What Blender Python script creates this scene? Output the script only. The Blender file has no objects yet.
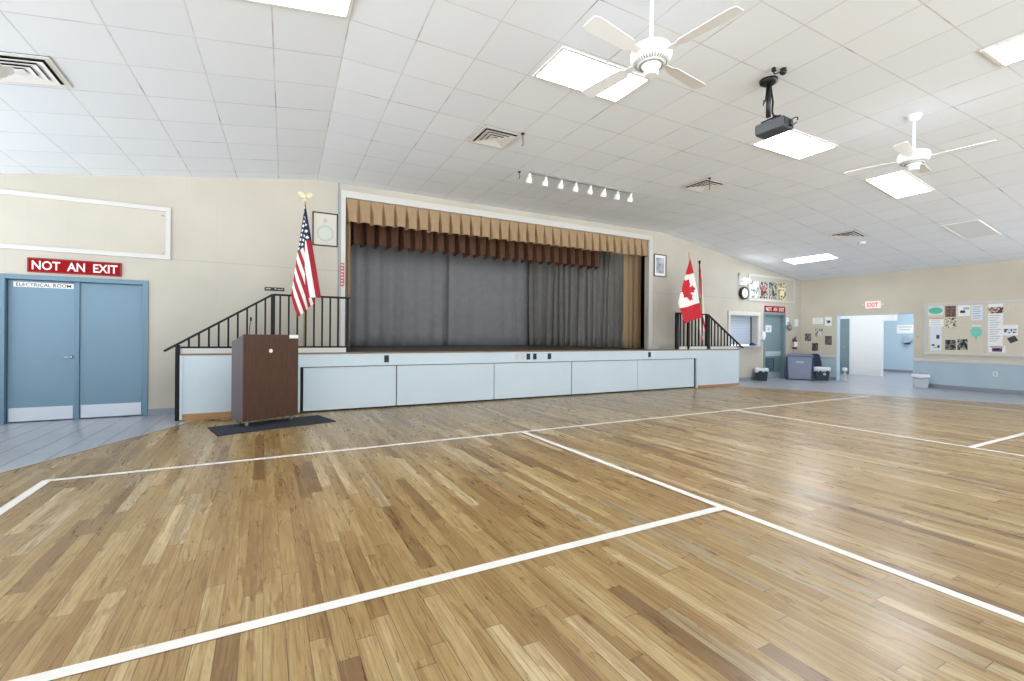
import bpy, bmesh, math, random
from mathutils import Vector, Matrix
random.seed(7)
C = bpy.context.scene.collection
PI = math.pi

# ------------------------------------------------------------------ helpers
def lin(c):
    return c / 12.92 if c <= 0.04045 else ((c + 0.055) / 1.055) ** 2.4

def rgb(h):
    return tuple(lin(int(h[i:i + 2], 16) / 255) for i in (0, 2, 4)) + (1,)

def nt(m):
    return m.node_tree.nodes, m.node_tree.links

def mat(name, color, rough=0.6, metal=0.0, emit=0.0, noise=0.0, nscale=8.0, spec=0.5, bump=0.0, stretch=(1, 1, 1), ecol=None):
    m = bpy.data.materials.new(name)
    m.use_nodes = True
    n, l = nt(m)
    b = n['Principled BSDF']
    col = rgb(color) if isinstance(color, str) else color
    b.inputs['Base Color'].default_value = col
    b.inputs['Roughness'].default_value = rough
    b.inputs['Metallic'].default_value = metal
    b.inputs['Specular IOR Level'].default_value = spec
    if emit:
        b.inputs['Emission Color'].default_value = rgb(ecol) if ecol else col
        b.inputs['Emission Strength'].default_value = emit
    if noise or bump:
        tc = n.new('ShaderNodeTexCoord')
        mp = n.new('ShaderNodeMapping')
        mp.inputs['Scale'].default_value = stretch
        l.new(tc.outputs['Object'], mp.inputs[0])
        tx = n.new('ShaderNodeTexNoise')
        tx.inputs['Scale'].default_value = nscale
        tx.inputs['Detail'].default_value = 5
        l.new(mp.outputs[0], tx.inputs['Vector'])
        if noise:
            mr = n.new('ShaderNodeMapRange')
            mr.inputs['From Min'].default_value = 0.3
            mr.inputs['From Max'].default_value = 0.7
            mr.inputs['To Min'].default_value = 1 - noise
            mr.inputs['To Max'].default_value = 1 + noise * 0.5
            l.new(tx.outputs['Fac'], mr.inputs[0])
            mx = n.new('ShaderNodeMix')
            mx.data_type = 'RGBA'
            mx.blend_type = 'MULTIPLY'
            mx.inputs[0].default_value = 1
            mx.inputs[6].default_value = col
            l.new(mr.outputs[0], mx.inputs[7])
            l.new(mx.outputs[2], b.inputs['Base Color'])
        if bump:
            bp = n.new('ShaderNodeBump')
            bp.inputs['Strength'].default_value = bump
            bp.inputs['Distance'].default_value = 0.01
            l.new(tx.outputs['Fac'], bp.inputs['Height'])
            l.new(bp.outputs[0], b.inputs['Normal'])
    return m

def math_node(n, l, op, a, b=None):
    k = n.new('ShaderNodeMath')
    k.operation = op
    for i, v in enumerate((a, b)):
        if v is None:
            continue
        if isinstance(v, (int, float)):
            k.inputs[i].default_value = v
        else:
            l.new(v, k.inputs[i])
    return k.outputs[0]

def ramp(n, l, fac, stops, interp='LINEAR'):
    r = n.new('ShaderNodeValToRGB')
    r.color_ramp.interpolation = interp
    e = r.color_ramp.elements
    while len(e) < len(stops):
        e.new(0.5)
    for el, (p, c) in zip(e, stops):
        el.position = p
        el.color = rgb(c) if isinstance(c, str) else c
    l.new(fac, r.inputs[0])
    return r.outputs[0]

def mixc(n, l, mode, fac, a, b):
    mx = n.new('ShaderNodeMix')
    mx.data_type = 'RGBA'
    mx.blend_type = mode
    for i, v in ((0, fac), (6, a), (7, b)):
        if isinstance(v, (int, float)):
            mx.inputs[i].default_value = v
        elif isinstance(v, tuple):
            mx.inputs[i].default_value = v
        else:
            l.new(v, mx.inputs[i])
    return mx.outputs[2]

def wood_floor():
    m = bpy.data.materials.new('strip_oak')
    m.use_nodes = True
    n, l = nt(m)
    b = n['Principled BSDF']
    tc = n.new('ShaderNodeTexCoord')
    sp = n.new('ShaderNodeSeparateXYZ')
    l.new(tc.outputs['Object'], sp.inputs[0])
    X, Y = sp.outputs[0], sp.outputs[1]
    xs = math_node(n, l, 'DIVIDE', X, 0.083)
    row = math_node(n, l, 'FLOOR', xs)
    wn = n.new('ShaderNodeTexWhiteNoise')
    wn.noise_dimensions = '1D'
    l.new(row, wn.inputs['W'])
    yy = math_node(n, l, 'ADD', math_node(n, l, 'DIVIDE', Y, 1.0), math_node(n, l, 'MULTIPLY', wn.outputs['Value'], 9.0))
    col = math_node(n, l, 'FLOOR', yy)
    cb = n.new('ShaderNodeCombineXYZ')
    l.new(row, cb.inputs[0])
    l.new(col, cb.inputs[1])
    w2 = n.new('ShaderNodeTexWhiteNoise')
    w2.noise_dimensions = '2D'
    l.new(cb.outputs[0], w2.inputs['Vector'])
    base = ramp(n, l, w2.outputs['Value'], [(0.0, '846844'), (0.12, '9D8153'), (0.34, 'AA8F60'), (0.60, 'B19869'), (0.80, 'BAA376'), (0.91, 'CBB992'), (1.0, 'A08F70')])
    # grain, stretched along the boards and shifted from board to board
    gm = n.new('ShaderNodeMapping')
    gm.inputs['Scale'].default_value = (120, 3.6, 1)
    l.new(tc.outputs['Object'], gm.inputs[0])
    gv = n.new('ShaderNodeVectorMath')
    gv.operation = 'ADD'
    l.new(gm.outputs[0], gv.inputs[0])
    sc = n.new('ShaderNodeVectorMath')
    sc.operation = 'SCALE'
    sc.inputs['Scale'].default_value = 40
    l.new(w2.outputs['Color'], sc.inputs[0])
    l.new(sc.outputs[0], gv.inputs[1])
    g = n.new('ShaderNodeTexNoise')
    g.inputs['Scale'].default_value = 1.0
    g.inputs['Detail'].default_value = 6
    g.inputs['Roughness'].default_value = 0.65
    g.inputs['Distortion'].default_value = 0.6
    l.new(gv.outputs[0], g.inputs['Vector'])
    gr = ramp(n, l, g.outputs['Fac'], [(0.25, '8A765E'), (0.44, 'D6C9B6'), (0.56, 'FFFFFF'), (0.75, 'E2D5C0')])
    c1 = mixc(n, l, 'MULTIPLY', 0.75, base, gr)
    # broad figure inside a board
    gm2 = n.new('ShaderNodeMapping')
    gm2.inputs['Scale'].default_value = (16, 2.0, 1)
    l.new(tc.outputs['Object'], gm2.inputs[0])
    gv2 = n.new('ShaderNodeVectorMath')
    gv2.operation = 'ADD'
    l.new(gm2.outputs[0], gv2.inputs[0])
    l.new(sc.outputs[0], gv2.inputs[1])
    g2 = n.new('ShaderNodeTexNoise')
    g2.inputs['Scale'].default_value = 1.0
    g2.inputs['Detail'].default_value = 4
    g2.inputs['Distortion'].default_value = 1.5
    l.new(gv2.outputs[0], g2.inputs['Vector'])
    fg = ramp(n, l, g2.outputs['Fac'], [(0.24, 'B79C78'), (0.46, 'FFFFFF'), (0.7, 'E8DAC0')])
    c2 = mixc(n, l, 'MULTIPLY', 0.55, c1, fg)
    # narrower strips of slightly different tone
    cb2 = n.new('ShaderNodeCombineXYZ')
    l.new(math_node(n, l, 'FLOOR', math_node(n, l, 'DIVIDE', X, 0.0277)), cb2.inputs[0])
    l.new(math_node(n, l, 'FLOOR', math_node(n, l, 'ADD', math_node(n, l, 'DIVIDE', Y, 1.25), math_node(n, l, 'MULTIPLY', wn.outputs['Value'], 5.0))), cb2.inputs[1])
    w3 = n.new('ShaderNodeTexWhiteNoise')
    w3.noise_dimensions = '2D'
    l.new(cb2.outputs[0], w3.inputs['Vector'])
    c2 = mixc(n, l, 'MULTIPLY', 0.8, c2, ramp(n, l, w3.outputs['Value'], [(0, 'DCCFBE'), (0.5, 'F8F4EE'), (1, 'FFFFFF')]))
    # joints
    fx = math_node(n, l, 'FRACT', xs)
    fy = math_node(n, l, 'FRACT', yy)
    ex = math_node(n, l, 'LESS_THAN', fx, 0.035)
    ey = math_node(n, l, 'LESS_THAN', fy, 0.004)
    edge = math_node(n, l, 'MAXIMUM', ex, ey)
    wv = math_node(n, l, 'MULTIPLY', edge, math_node(n, l, 'ADD', math_node(n, l, 'MULTIPLY', w2.outputs['Value'], 0.4), 0.55))
    c3 = mixc(n, l, 'MIX', wv, c2, rgb('4A3722'))
    l.new(c3, b.inputs['Base Color'])
    rr = n.new('ShaderNodeMapRange')
    rr.inputs['To Min'].default_value = 0.22
    rr.inputs['To Max'].default_value = 0.36
    l.new(g2.outputs['Fac'], rr.inputs[0])
    l.new(rr.outputs[0], b.inputs['Roughness'])
    bp = n.new('ShaderNodeBump')
    bp.inputs['Strength'].default_value = 0.06
    bp.inputs['Distance'].default_value = 0.004
    l.new(g.outputs['Fac'], bp.inputs['Height'])
    l.new(bp.outputs[0], b.inputs['Normal'])
    return m

def plank_tile():
    m = bpy.data.materials.new('grey_plank_tile')
    m.use_nodes = True
    n, l = nt(m)
    b = n['Principled BSDF']
    tc = n.new('ShaderNodeTexCoord')
    mp = n.new('ShaderNodeMapping')
    mp.inputs['Rotation'].default_value = (0, 0, 0.03)
    l.new(tc.outputs['Object'], mp.inputs[0])
    sp = n.new('ShaderNodeSeparateXYZ')
    l.new(mp.outputs[0], sp.inputs[0])
    xs = math_node(n, l, 'DIVIDE', sp.outputs[0], 0.26)
    row = math_node(n, l, 'FLOOR', xs)
    ys = math_node(n, l, 'ADD', math_node(n, l, 'DIVIDE', sp.outputs[1], 0.92), math_node(n, l, 'MULTIPLY', row, 0.33))
    fx = math_node(n, l, 'FRACT', xs)
    fy = math_node(n, l, 'FRACT', ys)
    e = math_node(n, l, 'MAXIMUM', math_node(n, l, 'LESS_THAN', fx, 0.045), math_node(n, l, 'LESS_THAN', fy, 0.008))
    cb = n.new('ShaderNodeCombineXYZ')
    l.new(row, cb.inputs[0])
    l.new(math_node(n, l, 'FLOOR', ys), cb.inputs[1])
    w = n.new('ShaderNodeTexWhiteNoise')
    w.noise_dimensions = '2D'
    l.new(cb.outputs[0], w.inputs['Vector'])
    base = ramp(n, l, w.outputs['Value'], [(0, '9EA1AA'), (0.5, 'A4A7B0'), (1, 'A9ACB5')])
    l.new(mixc(n, l, 'MIX', e, base, rgb('464951')), b.inputs['Base Color'])
    b.inputs['Roughness'].default_value = 0.3
    return m

def ceiling_tile():
    m = bpy.data.materials.new('ceiling_tile')
    m.use_nodes = True
    n, l = nt(m)
    b = n['Principled BSDF']
    uv = n.new('ShaderNodeUVMap')
    sp = n.new('ShaderNodeSeparateXYZ')
    l.new(uv.outputs[0], sp.inputs[0])
    def near(v, w):
        f = math_node(n, l, 'FRACT', math_node(n, l, 'ADD', v, 0.5))
        return math_node(n, l, 'LESS_THAN', math_node(n, l, 'ABSOLUTE', math_node(n, l, 'SUBTRACT', f, 0.5)), w)
    e = math_node(n, l, 'MAXIMUM', near(sp.outputs[0], 0.010), near(sp.outputs[1], 0.010))
    tx = n.new('ShaderNodeTexNoise')
    tx.inputs['Scale'].default_value = 1.3
    tx.inputs['Detail'].default_value = 6
    l.new(uv.outputs[0], tx.inputs['Vector'])
    st = n.new('ShaderNodeTexNoise')
    st.inputs['Scale'].default_value = 160
    l.new(uv.outputs[0], st.inputs['Vector'])
    fl = n.new('ShaderNodeCombineXYZ')
    l.new(math_node(n, l, 'FLOOR', sp.outputs[0]), fl.inputs[0])
    l.new(math_node(n, l, 'FLOOR', sp.outputs[1]), fl.inputs[1])
    w = n.new('ShaderNodeTexWhiteNoise')
    w.noise_dimensions = '2D'
    l.new(fl.outputs[0], w.inputs['Vector'])
    tint = ramp(n, l, w.outputs['Value'], [(0, 'EEF4FB'), (1, 'F3F8FE')])
    sp2 = ramp(n, l, st.outputs['Fac'], [(0.3, 'F2F2F2'), (0.6, 'FFFFFF')])
    c = mixc(n, l, 'MULTIPLY', 1.0, tint, sp2)
    # seams vary from nearly shut to open and dusty
    op = ramp(n, l, tx.outputs['Fac'], [(0.35, 'E2E2E3'), (0.56, 'D6D6D6'), (0.68, 'A4A2A0')])
    l.new(mixc(n, l, 'MIX', e, c, op), b.inputs['Base Color'])
    b.inputs['Roughness'].default_value = 0.9
    b.inputs['Specular IOR Level'].default_value = 0.2
    return m

def wall_paint(name, color, seam=True):
    m = bpy.data.materials.new(name)
    m.use_nodes = True
    n, l = nt(m)
    b = n['Principled BSDF']
    tc = n.new('ShaderNodeTexCoord')
    sp = n.new('ShaderNodeSeparateXYZ')
    l.new(tc.outputs['Object'], sp.inputs[0])
    hor = math_node(n, l, 'ADD', sp.outputs[0], sp.outputs[1])
    f = math_node(n, l, 'FRACT', math_node(n, l, 'DIVIDE', hor, 0.406))
    e1 = math_node(n, l, 'LESS_THAN', f, 0.012)
    d = math_node(n, l, 'ABSOLUTE', math_node(n, l, 'SUBTRACT', sp.outputs[2], 2.40))
    e2 = math_node(n, l, 'LESS_THAN', d, 0.006)
    e = math_node(n, l, 'MAXIMUM', math_node(n, l, 'MULTIPLY', e1, 0.3), e2)
    tx = n.new('ShaderNodeTexNoise')
    tx.inputs['Scale'].default_value = 1.2
    l.new(tc.outputs['Object'], tx.inputs['Vector'])
    v = ramp(n, l, tx.outputs['Fac'], [(0.3, 'F4F4F4'), (0.7, 'FFFFFF')])
    c = mixc(n, l, 'MULTIPLY', 1.0, rgb(color), v)
    if seam:
        c = mixc(n, l, 'MULTIPLY', math_node(n, l, 'MULTIPLY', e, 0.30), c, rgb('A8A294'))
    l.new(c, b.inputs['Base Color'])
    b.inputs['Roughness'].default_value = 0.55
    b.inputs['Specular IOR Level'].default_value = 0.3
    return m

def mottle(name, cols, scale=22, seed=0.0, cell=False):
    """A printed picture seen from far: blotches of a few inks."""
    m = bpy.data.materials.new(name)
    m.use_nodes = True
    n, l = nt(m)
    b = n['Principled BSDF']
    tc = n.new('ShaderNodeTexCoord')
    mp = n.new('ShaderNodeMapping')
    mp.inputs['Location'].default_value = (seed, seed * 1.7, seed * 0.6)
    l.new(tc.outputs['Object'], mp.inputs[0])
    if cell:
        tx = n.new('ShaderNodeTexVoronoi')
        out = tx.outputs['Color']
    else:
        tx = n.new('ShaderNodeTexNoise')
        tx.inputs['Detail'].default_value = 3
        out = tx.outputs['Fac']
    tx.inputs['Scale'].default_value = scale
    l.new(mp.outputs[0], tx.inputs['Vector'])
    k = len(cols)
    l.new(ramp(n, l, out, [(0.0 if i == 0 else 0.32 + 0.36 * i / k, c) for i, c in enumerate(cols)], 'CONSTANT'), b.inputs['Base Color'])
    b.inputs['Roughness'].default_value = 0.5
    return m

class MB:
    """Collects shapes, then links them as ONE mesh object."""
    def __init__(s):
        s.v, s.f, s.mi, s.sm = [], [], [], []
    def add(s, vs, fs, mi=0, smooth=False):
        o = len(s.v)
        s.v += [tuple(v) for v in vs]
        for f in fs:
            s.f.append(tuple(i + o for i in f))
            s.mi.append(mi)
            s.sm.append(smooth)
        return s
    def box(s, x0, x1, y0, y1, z0, z1, mi=0):
        return s.hexa([(x0, y0), (x1, y0), (x1, y1), (x0, y1)], [(x0, y0), (x1, y0), (x1, y1), (x0, y1)], z0, z1, mi)
    def hexa(s, bot, top, z0, z1, mi=0):
        """bot/top: four (x,y) corners, counter-clockwise from above."""
        vs = [(x, y, z0) for x, y in bot] + [(x, y, z1) for x, y in top]
        return s.add(vs, [(3, 2, 1, 0), (4, 5, 6, 7), (0, 1, 5, 4), (1, 2, 6, 5), (2, 3, 7, 6), (3, 0, 4, 7)], mi)
    def prism(s, pts, axis, a, b, mi=0):
        """pts: polygon in the plane across axis ('x','y','z'), extruded from a to b."""
        def P(p, t):
            return {'x': (t, p[0], p[1]), 'y': (p[0], t, p[1]), 'z': (p[0], p[1], t)}[axis]
        k = len(pts)
        vs = [P(p, a) for p in pts] + [P(p, b) for p in pts]
        fs = [tuple(range(k - 1, -1, -1)), tuple(range(k, 2 * k))]
        fs += [(i, (i + 1) % k, (i + 1) % k + k, i + k) for i in range(k)]
        return s.add(vs, fs, mi)
    def tube(s, pts, r, seg=10, mi=0, cap=True):
        pts = [Vector(p) for p in pts]
        rs = r if isinstance(r, (list, tuple)) else [r] * len(pts)
        vs, fs = [], []
        prev = None
        for i, p in enumerate(pts):
            d = (pts[min(i + 1, len(pts) - 1)] - pts[max(i - 1, 0)]).normalized()
            if prev is None:
                a = d.orthogonal().normalized()
            else:
                a = (prev - d * prev.dot(d))
                a = a.normalized() if a.length > 1e-6 else d.orthogonal().normalized()
            prev = a
            b = d.cross(a)
            for k in range(seg):
                t = 2 * PI * k / seg
                vs.append(p + (a * math.cos(t) + b * math.sin(t)) * rs[i])
        for i in range(len(pts) - 1):
            for k in range(seg):
                k2 = (k + 1) % seg
                fs.append((i * seg + k, i * seg + k2, (i + 1) * seg + k2, (i + 1) * seg + k))
        s.add(vs, fs, mi, True)
        if cap:
            o = len(s.v) - len(vs)
            for base, rev in ((0, True), ((len(pts) - 1) * seg, False)):
                f = [o + base + k for k in range(seg)]
                s.f.append(tuple(reversed(f)) if rev else tuple(f))
                s.mi.append(mi)
                s.sm.append(False)
        return s
    def lathe(s, prof, seg=24, c=(0, 0, 0), axis='z', mi=0):
        """prof: (radius, height) from bottom to top."""
        vs, fs = [], []
        for r, h in prof:
            for k in range(seg):
                t = 2 * PI * k / seg
                a, b = r * math.cos(t), r * math.sin(t)
                p = {'z': (a, b, h), 'y': (a, -h, b), 'x': (-h, -a, b)}[axis]
                vs.append((p[0] + c[0], p[1] + c[1], p[2] + c[2]))
        m = len(prof)
        for i in range(m - 1):
            for k in range(seg):
                k2 = (k + 1) % seg
                fs.append((i * seg + k, i * seg + k2, (i + 1) * seg + k2, (i + 1) * seg + k))
        s.add(vs, fs, mi, True)
        o = len(s.v) - len(vs)
        for base, rev in ((0, True), ((m - 1) * seg, False)):
            f = [o + base + k for k in range(seg)]
            s.f.append(tuple(reversed(f)) if rev else tuple(f))
            s.mi.append(mi)
            s.sm.append(False)
        return s
    def build(s, name, mats, parent=None, bevel=0.0, solid=0.0, loc=None):
        me = bpy.data.meshes.new(name)
        me.from_pydata(s.v, [], s.f)
        for m in (mats if isinstance(mats, (list, tuple)) else [mats]):
            me.materials.append(m)
        me.polygons.foreach_set('material_index', s.mi)
        me.polygons.foreach_set('use_smooth', s.sm)
        me.update()
        o = bpy.data.objects.new(name, me)
        C.objects.link(o)
        if parent:
            o.parent = parent
        if loc:
            o.location = loc
        if bevel:
            b = o.modifiers.new('bevel', 'BEVEL')
            b.width = bevel
            b.segments = 2
            b.limit_method = 'ANGLE'
        if solid:
            b = o.modifiers.new('solid', 'SOLIDIFY')
            b.thickness = solid
            b.offset = 0
        return o

def tag(o, label=None, cat=None, group=None, kind=None):
    for k, v in (('label', label), ('category', cat), ('group', group), ('kind', kind)):
        if v:
            o[k] = v
    return o

def thing(name, label, cat, loc=(0, 0, 0), rz=0.0, group=None):
    o = bpy.data.objects.new(name, None)
    o.empty_display_size = 0.1
    C.objects.link(o)
    o.location = loc
    o.rotation_euler = (0, 0, rz)
    return tag(o, label, cat, group)

def struct(o):
    o['kind'] = 'structure'
    return o

def copy_tree(o, parent=None):
    c = o.copy()
    C.objects.link(c)
    if parent:
        c.parent = parent
        c.matrix_parent_inverse = o.matrix_parent_inverse
    for ch in [x for x in bpy.data.objects if x.parent is o]:
        copy_tree(ch, c)
    return c

def relabel(o, label):
    o['label'] = label
    return o

def text_obj(name, s, m, parent, x0, x1, z0, z1, y, depth=0.004, fat=0.0):
    """Flat lettering standing on a vertical face (facing local -y), fitted to a box."""
    cu = bpy.data.curves.new(name, 'FONT')
    cu.body = s
    cu.offset = fat
    cu.extrude = 0.02
    cu.resolution_u = 3
    t = bpy.data.objects.new(name, cu)
    C.objects.link(t)
    bpy.context.view_layer.update()
    me = bpy.data.meshes.new_from_object(t.evaluated_get(bpy.context.evaluated_depsgraph_get()))
    bpy.data.objects.remove(t)
    bpy.data.curves.remove(cu)
    xs = [v.co.x for v in me.vertices]
    ys = [v.co.y for v in me.vertices]
    ax, bx, ay, by = min(xs), max(xs), min(ys), max(ys)
    for v in me.vertices:
        p = v.co.copy()
        v.co = (x0 + (p.x - ax) / (bx - ax) * (x1 - x0), y - (p.z + 0.02) / 0.04 * depth, z0 + (p.y - ay) / (by - ay) * (z1 - z0))
    me.name = name
    me.materials.clear()
    me.materials.append(m)
    o = bpy.data.objects.new(name, me)
    C.objects.link(o)
    o.parent = parent
    return o

# ------------------------------------------------------------------ measures
YW, XR, YS = 8.815, 15.257, 8.053          # stage wall, right wall, stage front
ZM, ZE = 3.979, 3.108                      # flat ceiling, eaves
XK1, XK2, XL = 0.79, 9.14, -5.35
YB = -6.0
ZS = 0.944                                 # stage floor

def ceil_z(x):
    if x < XK1:
        return ZM - (XK1 - x) * (ZM - 3.099) / (XK1 - XL)
    if x > XK2:
        return ZM - (x - XK2) * (ZM - ZE) / (XR - XK2)
    return ZM

# ------------------------------------------------------------------ materials
M = {}
M['wood'] = wood_floor()
M['tile'] = plank_tile()
M['ceil'] = ceiling_tile()
M['wall'] = wall_paint('beige_panelling', 'C6BFB2')
M['wallr'] = wall_paint('beige_wall', 'D2CAB8', seam=False)
M['blue_wall'] = mat('blue_grey_wainscot', 'AFC3CD', 0.55, noise=0.05, nscale=2)
M['corr_blue'] = mat('pale_blue_corridor_paint', 'BCD1DF', 0.6)
M['white'] = mat('white_gloss_trim', 'D0CECA', 0.4, noise=0.03, nscale=3)
M['corr_white'] = mat('white_corridor_paint', 'EEF0F1', 0.6)
M['line'] = mat('white_court_line', 'E2DED7', 0.5, spec=0.25, noise=0.03, nscale=6)
M['base'] = mat('grey_rubber_base', '8D949E', 0.5)
M['door'] = mat('blue_door_paint', '7391A4', 0.42, noise=0.03, nscale=1.5)
M['doorframe'] = mat('blue_frame_paint', '6B889B', 0.4)
M['teal'] = mat('teal_door_paint', '778D94', 0.45, noise=0.03, nscale=2)
M['kick'] = mat('brushed_aluminium', 'D3D9E3', 0.35, 0.35, noise=0.05, nscale=20, stretch=(1, 1, 30))
M['chrome'] = mat('chrome', 'C9CBCD', 0.2, 0.9)
M['red'] = mat('sign_red', '93050B', 0.6, spec=0.15)
M['letter'] = mat('sign_white', 'F5F3F0', 0.5)
M['black'] = mat('black_paint', '17191C', 0.4)
M['iron'] = mat('black_iron_paint', '0D0E11', 0.5, spec=0.3)
M['skirt'] = mat('pale_blue_stage_paint', 'CFDEE7', 0.5, noise=0.03, nscale=1.5)
M['gap'] = mat('dark_gap', '202226', 0.8)
M['ledge'] = mat('brown_stage_edge', '8C7660', 0.5, noise=0.15, nscale=9, stretch=(1, 8, 8))
M['stagefloor'] = mat('stage_boards', '6D5C4A', 0.45, noise=0.2, nscale=4, stretch=(1, 12, 1))
M['oaktrim'] = mat('oak_base_trim', 'B38A5C', 0.5, noise=0.2, nscale=6, stretch=(1, 8, 8))
M['dark'] = mat('dark_stage_wall', '3A3836', 0.9)
M['tan'] = mat('tan_curtain', 'A58A6A', 0.85, noise=0.06, nscale=14, bump=0.1)
M['rust'] = mat('brown_curtain', '5F3E2A', 0.85, noise=0.1, nscale=10, bump=0.1)
M['greycurt'] = mat('grey_curtain', 'AFAFB3', 0.85, noise=0.07, nscale=5, bump=0.1)
M['greycurt2'] = mat('taupe_grey_curtain', 'A09C97', 0.85, noise=0.08, nscale=5, bump=0.1)
M['lect'] = mat('walnut_laminate', '54392A', 0.5, noise=0.28, nscale=5, stretch=(14, 14, 0.8), spec=0.3)
M['lectside'] = mat('sheen_grey_laminate', '6A6266', 0.4, noise=0.12, nscale=5, stretch=(10, 10, 0.8))  # bluish sheen of the lectern sides put into a greyer colour
M['mat'] = mat('navy_carpet', '262B36', 0.95, noise=0.2, nscale=90, bump=0.4)
M['gold'] = mat('brass', 'D9C27A', 0.3, 0.75)
M['polewood'] = mat('pale_wood_pole', 'CDB98E', 0.4, noise=0.1, nscale=12, stretch=(10, 10, 0.5))
M['panel'] = mat('lit_panel', 'FFFFFF', 0.5, emit=25.0, ecol='EEF6FF')
M['panel_off'] = mat('unlit_panel', 'E6E8EA', 0.5)
M['frame_w'] = mat('white_metal', 'EDECEA', 0.4)
M['fanw'] = mat('white_enamel', 'F6F8FB', 0.35)
M['ventdark'] = mat('duct_dark', '1B1B1C', 0.9)
M['proj'] = mat('charcoal_plastic', '45484D', 0.5)
M['projd'] = mat('dark_plastic', '24262A', 0.45)
M['lens'] = mat('lens_glass', '101418', 0.08)
M['paper'] = mat('white_paper', 'F1F1F0', 0.7)
M['paperb'] = mat('blue_white_paper', 'DFE6EE', 0.7)
M['ink'] = mat('grey_print', 'B4B9C0', 0.7)
M['inkd'] = mat('dark_print', '3A3D42', 0.7)
M['mint'] = mat('mint_print', '5FC3A2', 0.6, noise=0.08, nscale=20)
M['teal_ink'] = mat('turquoise_print', '7FD0C0', 0.6)
M['cork'] = mat('tan_board', 'D8D0BE', 0.85, noise=0.06, nscale=40)
M['bin_grey'] = mat('grey_blue_plastic', '868EA0', 0.45)
M['bin_lid'] = mat('slate_plastic', '5F6A80', 0.45)
M['bin_navy'] = mat('navy_plastic', '2A3350', 0.5)
M['bin_green'] = mat('dark_green_plastic', '1E3036', 0.45)
M['bin_white'] = mat('pale_grey_plastic', 'BFC2CC', 0.5)
M['liner'] = mat('white_bin_liner', 'E6EAF0', 0.4, noise=0.06, nscale=15, bump=0.5)
M['shutter'] = mat('blue_grey_shutter', 'BCC7D4', 0.45)
M['ext'] = mat('extinguisher_red', '74281C', 0.35)
M['frame_b'] = mat('black_frame', '232022', 0.4)
M['glow'] = mat('lamp_glow', 'FFFFFF', 0.4, emit=60.0)
M['exit_face'] = mat('exit_lit_face', 'F6C9C4', 0.5, emit=0.75, ecol='F7B6AE')
M['exit_red'] = mat('exit_lit_letters', 'E0404A', 0.5, emit=0.5, ecol='E84A50')
M['rubber'] = mat('grey_caster', '8E8E90', 0.5)

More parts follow.
